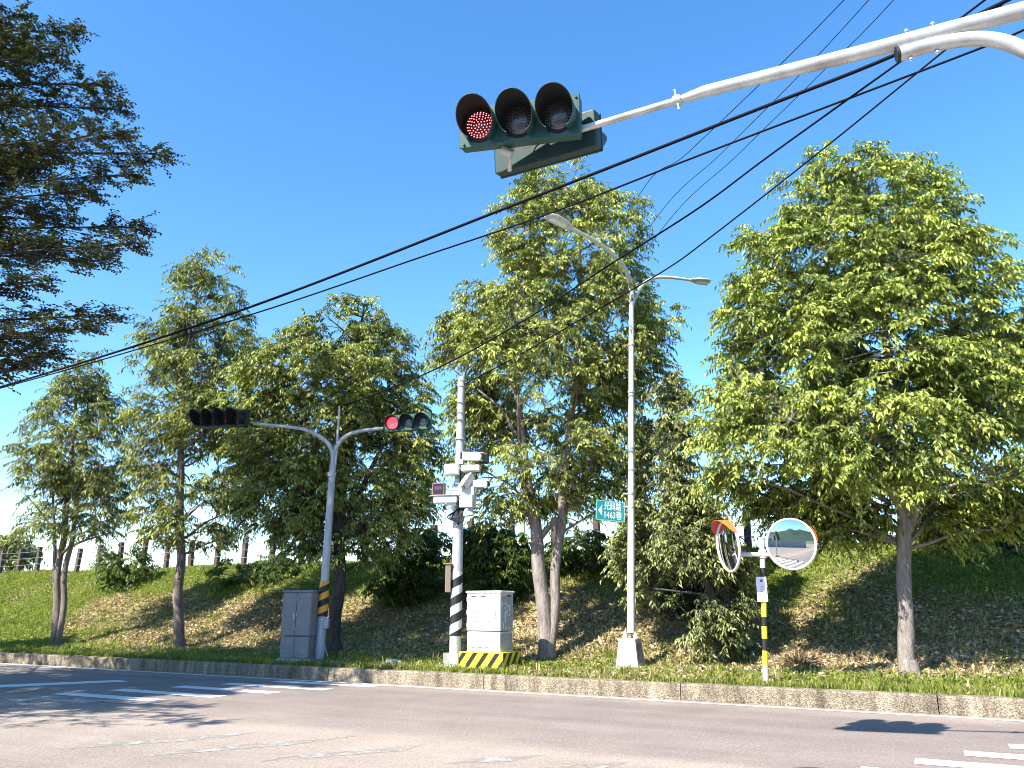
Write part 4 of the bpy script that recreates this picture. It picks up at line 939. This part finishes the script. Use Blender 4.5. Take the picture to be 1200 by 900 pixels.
# layered tree at the left, its trunk outside the frame
def layered_tree():
    rng = np.random.default_rng(5); rnd = random.Random(5)
    base = Vector((-13.4, 12.6, .1)); root = thing('layered_tree', 'dark tree with flat tiers of small leaves reaching in at the upper left', 'tree', base)
    mb = MB(); P = [base + Vector((.1 * math.sin(i), .08 * math.cos(i * 1.3), 12.6 * i / 12)) for i in range(13)]
    mb.tube(P, [.26 * (1 - .9 * i / 12) + .01 for i in range(13)], 14); mb.build('trunk', 'bark_grey', root, base)
    tips = [at(186, 180, 13.6), at(150, 205, 12.8), at(138, 128, 14), at(118, 98, 13.2), at(80, 38, 13.4), at(60, 66, 12.6), at(30, 48, 12.5), at(158, 266, 13.4), at(148, 286, 12.4), at(118, 306, 14.2),
            at(122, 370, 13.2), at(95, 385, 12.2), at(60, 414, 13.0), at(30, 425, 12.2), at(40, 398, 14.2), at(140, 160, 12.0), at(95, 225, 12.4), at(20, 60, 13.5), at(10, 120, 12), at(60, 180, 12.2), at(40, 330, 12.4), at(60, 290, 14.6)]
    seen = len(tips)
    for k, h_ in enumerate((4.8, 6.0, 7.2, 8.4, 9.6, 10.7, 11.6, 12.3)):
        for j in range(8):
            az = j * 2 * math.pi / 8 + k * .5 + rnd.uniform(-.2, .2); Lr = (7.2, 7.0, 6.2, 4.6, 3.2, 2.6, 2.0, 1.2)[k] * rnd.uniform(.7, 1.05)
            tips.append(base + Vector((math.cos(az) * Lr, math.sin(az) * Lr, h_ + .12 * Lr)))
    # keep the extra limbs away from the open sky the photograph shows
    fwd = Vector((0, cp, sp)); upv = Vector((0, -sp, cp)); ok = []
    for i, t_ in enumerate(tips):
        if i >= seen:
            q = t_ - Vector((0, 0, H)); dpt = q.dot(fwd)
            if dpt > 1:
                uu = 600 + F * q.x / dpt; vv = 450 - F * q.dot(upv) / dpt
                if uu > -30 and (vv < 40 or rnd.random() < .4): continue
                if 100 < vv < 128 or 212 < vv < 258 or 312 < vv < 356 or 388 < vv < 404: continue
                if uu > np.interp(vv, [0, 25, 40, 130, 175, 200, 228, 245, 268, 300, 335, 352, 372, 395, 415, 432, 900], [-60, 20, 60, 120, 165, 120, 70, 10, 130, 100, -20, 30, 90, 60, 40, -40, -60]): continue
        ok.append(t_)
    mb = MB(); CC = []; OO = []
    for t_ in ok:
        hor = Vector((t_.x - base.x, t_.y - base.y, 0)); L = hor.length; zst = t_.z - L * rnd.uniform(.05, .16)
        st = base + Vector((0, 0, max(3.2, min(12.4, zst - base.z)))); mid = (st + t_) / 2 + Vector((0, 0, rnd.uniform(.0, .25)))
        Pp = bez(st, mid, t_, 14); mb.tube(Pp, [.055 * (1 - .93 * i / 14) + .003 for i in range(15)], 6)
        d = hor.normalized(); s_ = Vector((-d.y, d.x, 0))
        for i in range(4, 15):
            k = i / 14; wd = L * .20 * (1.12 - k) * 1.6 + .12
            for q in range(6):
                off = s_ * rnd.uniform(-wd, wd); c = Pp[i] + off + d * rnd.uniform(-.22, .15) + Vector((0, 0, rnd.uniform(-.06, .04)))
                if i > 12: c = Pp[i] + off * .4
                mb.tube([Pp[i - 1], (Pp[i] + c) / 2, c], [.010, .007, .003], 3, caps=False)
                CC.append(tuple(c)); o = d * .9 + off.normalized() * .45; OO.append(tuple(o))
    mb.build('branches', 'bark_dark', root, base)
    V_, F_, tint, TV, TF = sprays(rng, np.array(CC), np.array(OO), 4, .34, 10, .075, .050, .05, .1, .75, .12, .5)
    off = np.array(base); stuff(link('crown', mesh_np('crown', V_ - off, F_, tint), 'leaf_tier', root)); stuff(link('twigs', mesh_np('twigs', TV - off, TF), 'bark_dark', root))
leaf_mat('leaf_tier', (.018, .032, .012), (.11, .12, .04), .12, .5)
layered_tree()

# ------------------------------------------------------------------ grass, weeds and litter on the bank
def scatter(n, t0_, t1_, s0_, s1_, rng):
    t = rng.uniform(t0_, t1_, n); s = rng.uniform(s0_, s1_, n)
    x = K0.x + KT.x * t + KN.x * s; y = K0.y + KT.y * t + KN.y * s; k = (x / np.maximum(y, 1) > -.78) & (x / np.maximum(y, 1) < .80); return x[k], y[k], t[k], s[k]
GX = {}
# terrain height and greenness sampled on a grid, then interpolated
gt = np.arange(-28, LEN + 8, .2); gs = np.arange(.1, 13, .15)
GZ = np.array([[terrain(*kp(t, s)[:2]) for s in gs] for t in gt]); GG = np.array([[green_at(*kp(t, s)[:2]) for s in gs] for t in gt])
def samp(G, t, s):
    a = np.clip((t + 28) / .2, 0, len(gt) - 1.001); b = np.clip((s - .1) / .15, 0, len(gs) - 1.001); i = a.astype(int); j = b.astype(int); fa = a - i; fb = b - j
    return G[i, j] * (1 - fa) * (1 - fb) + G[i + 1, j] * fa * (1 - fb) + G[i, j + 1] * (1 - fa) * fb + G[i + 1, j + 1] * fa * fb
def blades(name, n, s0_, s1_, hmin, hmax, wd, m, seed, keep, t0_=-26, t1_=None, lean=.5):
    rng = np.random.default_rng(seed); x, y, t, s = scatter(n, t0_, LEN + 6 if t1_ is None else t1_, s0_, s1_, rng); g = samp(GG, t, s)
    k = keep(g, s, t, rng); x, y, t, s, g = x[k], y[k], t[k], s[k], g[k]; z = samp(GZ, t, s) - .01; N = len(x)
    az = rng.uniform(0, 2 * math.pi, N); h = rng.uniform(hmin, hmax, N) * (.7 + .6 * rng.random(N)); w_ = wd * rng.uniform(.6, 1.3, N); ln = rng.uniform(.1, 1, N) * lean * h; la = rng.uniform(0, 2 * math.pi, N)
    b = np.stack([x, y, z], 1); dx = np.stack([np.cos(az), np.sin(az), az * 0], 1) * w_[:, None] * .5
    mid = b + np.stack([np.cos(la) * ln * .35, np.sin(la) * ln * .35, h * .6], 1); tip = b + np.stack([np.cos(la) * ln, np.sin(la) * ln, h], 1)
    V_ = np.stack([b - dx, b + dx, mid + dx * .7, mid - dx * .7, tip], 1).reshape(-1, 3); i = np.arange(N) * 5
    F_ = np.concatenate([np.stack([i, i + 1, i + 2], 1), np.stack([i, i + 2, i + 3], 1), np.stack([i + 3, i + 2, i + 4], 1)])
    tint = np.repeat(np.clip(rng.normal(.5, .22, N) + (g - .6) * .3, 0, 1), 5)
    o = link(name, mesh_np(name, V_, F_, tint), m); o['label'] = name.replace('_', ' ') + ' on the verge and the bank'; return stuff(o)
blades('green_grass', 330000, .22, 9.5, .05, .13, .016, 'grass_green', 1, lambda g, s, t, r: r.random(len(g)) < g * 1.1)
blades('verge_grass', 110000, .20, 2.3, .03, .085, .015, 'grass_green', 2, lambda g, s, t, r: r.random(len(g)) < g)
blades('dry_grass', 230000, .22, 9.5, .04, .11, .016, 'grass_dry', 3, lambda g, s, t, r: r.random(len(g)) < (1.05 - g), lean=1.4)
def tufts(name, n, m, seed, hmin, hmax, s0_, s1_, nb=14, green=True):
    rng = np.random.default_rng(seed); x, y, t, s = scatter(n, -24, LEN + 5, s0_, s1_, rng); g = samp(GG, t, s)
    k = rng.random(len(g)) < (g if green else 1.1 - g); t, s = t[k], s[k]; N = len(t)
    t = np.repeat(t, nb) + rng.normal(0, .045, N * nb); s = np.clip(np.repeat(s, nb) + rng.normal(0, .045, N * nb), .16, 12); H0 = np.repeat(rng.uniform(hmin, hmax, N), nb)
    x = K0.x + KT.x * t + KN.x * s; y = K0.y + KT.y * t + KN.y * s; z = np.where(s < .24, KH - .005, samp(GZ, t, s) - .01); N = len(x)
    b = np.stack([x, y, z], 1); az = rng.uniform(0, 6.283, N); h = H0 * rng.uniform(.5, 1.1, N); ln = h * rng.uniform(.2, .9, N); wv = np.stack([-np.sin(az), np.cos(az), az * 0], 1) * (.007 + .005 * rng.random(N))[:, None]; dv = np.stack([np.cos(az), np.sin(az), az * 0], 1)
    p1 = b + dv * (ln * .3)[:, None] + UPZ * (h * .65)[:, None]; p2_ = b + dv * ln[:, None] + UPZ * h[:, None]
    V_ = np.stack([b - wv, b + wv, p1 + wv * .8, p1 - wv * .8, p2_], 1).reshape(-1, 3); i = np.arange(N) * 5
    F_ = np.concatenate([np.stack([i, i + 1, i + 2], 1), np.stack([i, i + 2, i + 3], 1), np.stack([i + 3, i + 2, i + 4], 1)])
    return stuff(link(name, mesh_np(name, V_, F_, np.repeat(np.clip(rng.normal(.5, .2, N), 0, 1), 5)), m))
tufts('grass_tufts', 2600, 'grass_green', 21, .10, .26, .3, 9.2)
tufts('dry_tufts', 2600, 'grass_dry', 22, .08, .22, .5, 9.2, green=False)
tufts('kerb_weeds', 1500, 'grass_green', 23, .05, .13, .15, .34, 9)
def litter(name, n, s0_, s1_, size, m, seed, keep, lift=.02):
    rng = np.random.default_rng(seed); x, y, t, s = scatter(n, -26, LEN + 6, s0_, s1_, rng); g = samp(GG, t, s); k = keep(g, s, t, rng); t, s, x, y = t[k], s[k], x[k], y[k]; N = len(x)
    z = samp(GZ, t, s) + rng.uniform(0, lift, N); D = norm(np.stack([rng.normal(0, 1, N), rng.normal(0, 1, N), rng.normal(.15, .35, N)], 1)); U = norm(UPZ + rng.normal(0, .5, (N, 3)) + np.array([KN.x, KN.y, 0]) * -.4)
    V_, F_ = leaf_arrays(np.stack([x, y, z], 1), D, U, size * rng.uniform(.5, 1.4, N), size * .5 * rng.uniform(.6, 1.4, N), .3)
    o = link(name, mesh_np(name, V_, F_, np.repeat(rng.random(N), 4)), m); return stuff(o)
litter('fallen_leaves', 190000, .3, 8.5, .11, 'litter_brown', 11, lambda g, s, t, r: r.random(len(g)) < np.clip(1.15 - g * 1.3, .03, 1))
litter('ground_cover_leaves', 170000, .9, 9.3, .085, 'grass_green', 12, lambda g, s, t, r: r.random(len(g)) < np.clip(g * .9 - .1, .03, .8), .09)
# withered clump and pale stone by the kerb
p = on_bank(936, 781)
rng = np.random.default_rng(31); N = 900
c_ = np.array(p); dd = norm(rng.normal(0, 1, (N, 3)) * np.array([1, 1, .55]) + np.array([0, 0, .35])); V_, F_ = leaf_arrays(c_ + dd * rng.uniform(.0, .30, (N, 1)) * np.array([1.2, 1, .8]), dd, norm(UPZ + rng.normal(0, .5, (N, 3))), rng.uniform(.08, .22, N), rng.uniform(.01, .03, N), .2)
o = link('withered_clump', mesh_np('withered_clump', V_ - c_, F_, rng.random(N * 4) * .5), 'litter_brown'); o.location = p; tag(o, 'dark reddish clump of withered fronds on the bank right of the mirror post', 'plant')
a = on_bank(452, 779); mb = MB(); d = KT * .42 + Vector((0, 0, -.02)); q = [Vector((a.x, a.y, a.z + .05)) + d * k for k in (0, .08, .3, .6, .9, 1)]
mb.tube(q, [.04, .075, .085, .08, .07, .03], 9); o = mb.build('stone', 'stone'); tag(o, 'pale oblong stone lying on the grass behind the kerb', 'stone')
# bare fallen branches on the slope
for i, (u, v, L, lab) in enumerate(((285, 690, 1.6, 'bare fallen branch on the shaded slope beside the straight trunk'), (500, 705, 1.4, 'bare dead branch lying under the dark tangled bush'))):
    a = on_bank(u, v); mb = MB(); rnd = random.Random(i); P = [a + Vector((L * k * .9 / 6, .12 * rnd.uniform(-1, 1), .06 + .05 * rnd.random() + .04 * k)) for k in range(7)]
    for k in range(7): P[k].z = terrain(P[k].x, P[k].y) + .04 + .05 * rnd.random()
    mb.tube(P, [.018 - .002 * k for k in range(7)], 5)
    for k in (2, 3, 4): mb.tube([P[k], P[k] + Vector((.2, -.15 + .1 * k, .15)), P[k] + Vector((.4, -.25 + .15 * k, .2))], [.010, .007, .003], 4)
    tag(mb.build('fallen_branch', 'bark_pale'), lab, 'branch')

# ------------------------------------------------------------------ what stands behind the camera (seen in the mirrors)
mb = MB(); mb.box((0, 0, 1.1), (34, .3, 2.2)); mb.box((0, 0, 2.24), (34.2, .42, .1)); wl = mb.build('boundary_wall', 'render_wall'); wl.location = (1, -9.5, 0); wl.rotation_euler = (0, 0, R(14)); tag(wl, 'long grey boundary wall across the street, seen in the round mirror', 'wall')
for hx, hy, hw_, hh_, rz_, lab in ((2, -31, 12, 5.2, 12, 'pale house with a low roof behind the grey wall in the mirror'), (-19, -32, 13, 6.0, 16, 'second pale house beyond the wall, left of the first one in the mirror')):
    hs = thing('house', lab, 'house', (hx, hy, 0), R(rz_))
    mb = MB(); mb.box((0, 0, hh_ / 2), (hw_, 9, hh_)); mb.build('wall', 'house_wall', hs)
    mb = MB(); mb.prism([(-hw_ / 2 - .6, hh_ + .01), (hw_ / 2 + .6, hh_ + .01), (0, hh_ + 2.2)], -5, 5); mb.build('roof', 'house_roof', hs)
    for x in (-.3, 0, .3): mb = MB(); mb.box((x * hw_, 4.52, hh_ * .55), (1.5, .08, 1.4)); mb.build('window', 'window_glass', hs)
vs = []; nx, ny = 60, 14
for j in range(ny):
    for i in range(nx):
        x = -900 + 1800 * i / (nx - 1); y = -300 - 60 * j; r = math.sin(math.pi * min(1, j / (ny - 1) * 1.0)); vs.append((x, y, -1 + r * (95 + 60 * noise.noise(Vector((x * .004, j * .3, 1))) + 20 * noise.noise(Vector((x * .015, j, 7))))))
idx = np.arange(nx * ny).reshape(ny, nx); Fq = np.stack([idx[:-1, :-1], idx[:-1, 1:], idx[1:, 1:], idx[1:, :-1]], -1).reshape(-1, 4)
struct(link('hills', mesh_np('hills', np.array(vs), Fq, smooth=True), 'hill_green'))
for k in range(7):
    a = Vector((-3.4 + k * 1.15, 1.5 - .45 * k, .004)); d = Vector((.42, .9, 0)).normalized() * -3.0; n_ = Vector((-d.y, d.x, 0)).normalized() * .25
    mb = MB(); mb.add([a - n_, a + d - n_, a + d + n_, a + n_], [(0, 1, 2, 3)]); struct(mb.build('crosswalk_stripe', 'road_paint'))
src = [o for o in C.objects if o.name.startswith('leafy_tree') and o.parent is None]
def copy_tree(r0, loc, rz, sc, label):
    c = r0.copy(); C.objects.link(c); c.location = loc; c.rotation_euler = (0, 0, rz); c.scale = (sc,) * 3; c['label'] = label; c['category'] = 'tree'
    for ch in [o for o in C.objects if o.parent is r0]:
        d = ch.copy(); C.objects.link(d); d.parent = c
lt0 = [o for o in C.objects if o.name == 'layered_tree'][0]
copy_tree(lt0, (-21.5, 17.5, .1), R(170), .78, 'second dark tiered tree standing left of the frame and shading the kerb')
copy_tree(lt0, (-14.6, 8.6, .1), R(95), .88, 'third dark tiered tree on the near pavement corner left of the frame')
copy_tree(src[0], (9, -27, 0), 2.0, .9, 'round green tree beside the pale house in the mirror')
copy_tree(src[2], (-11, -26, 0), 1.0, .8, 'green tree behind the grey wall, left in the mirror')
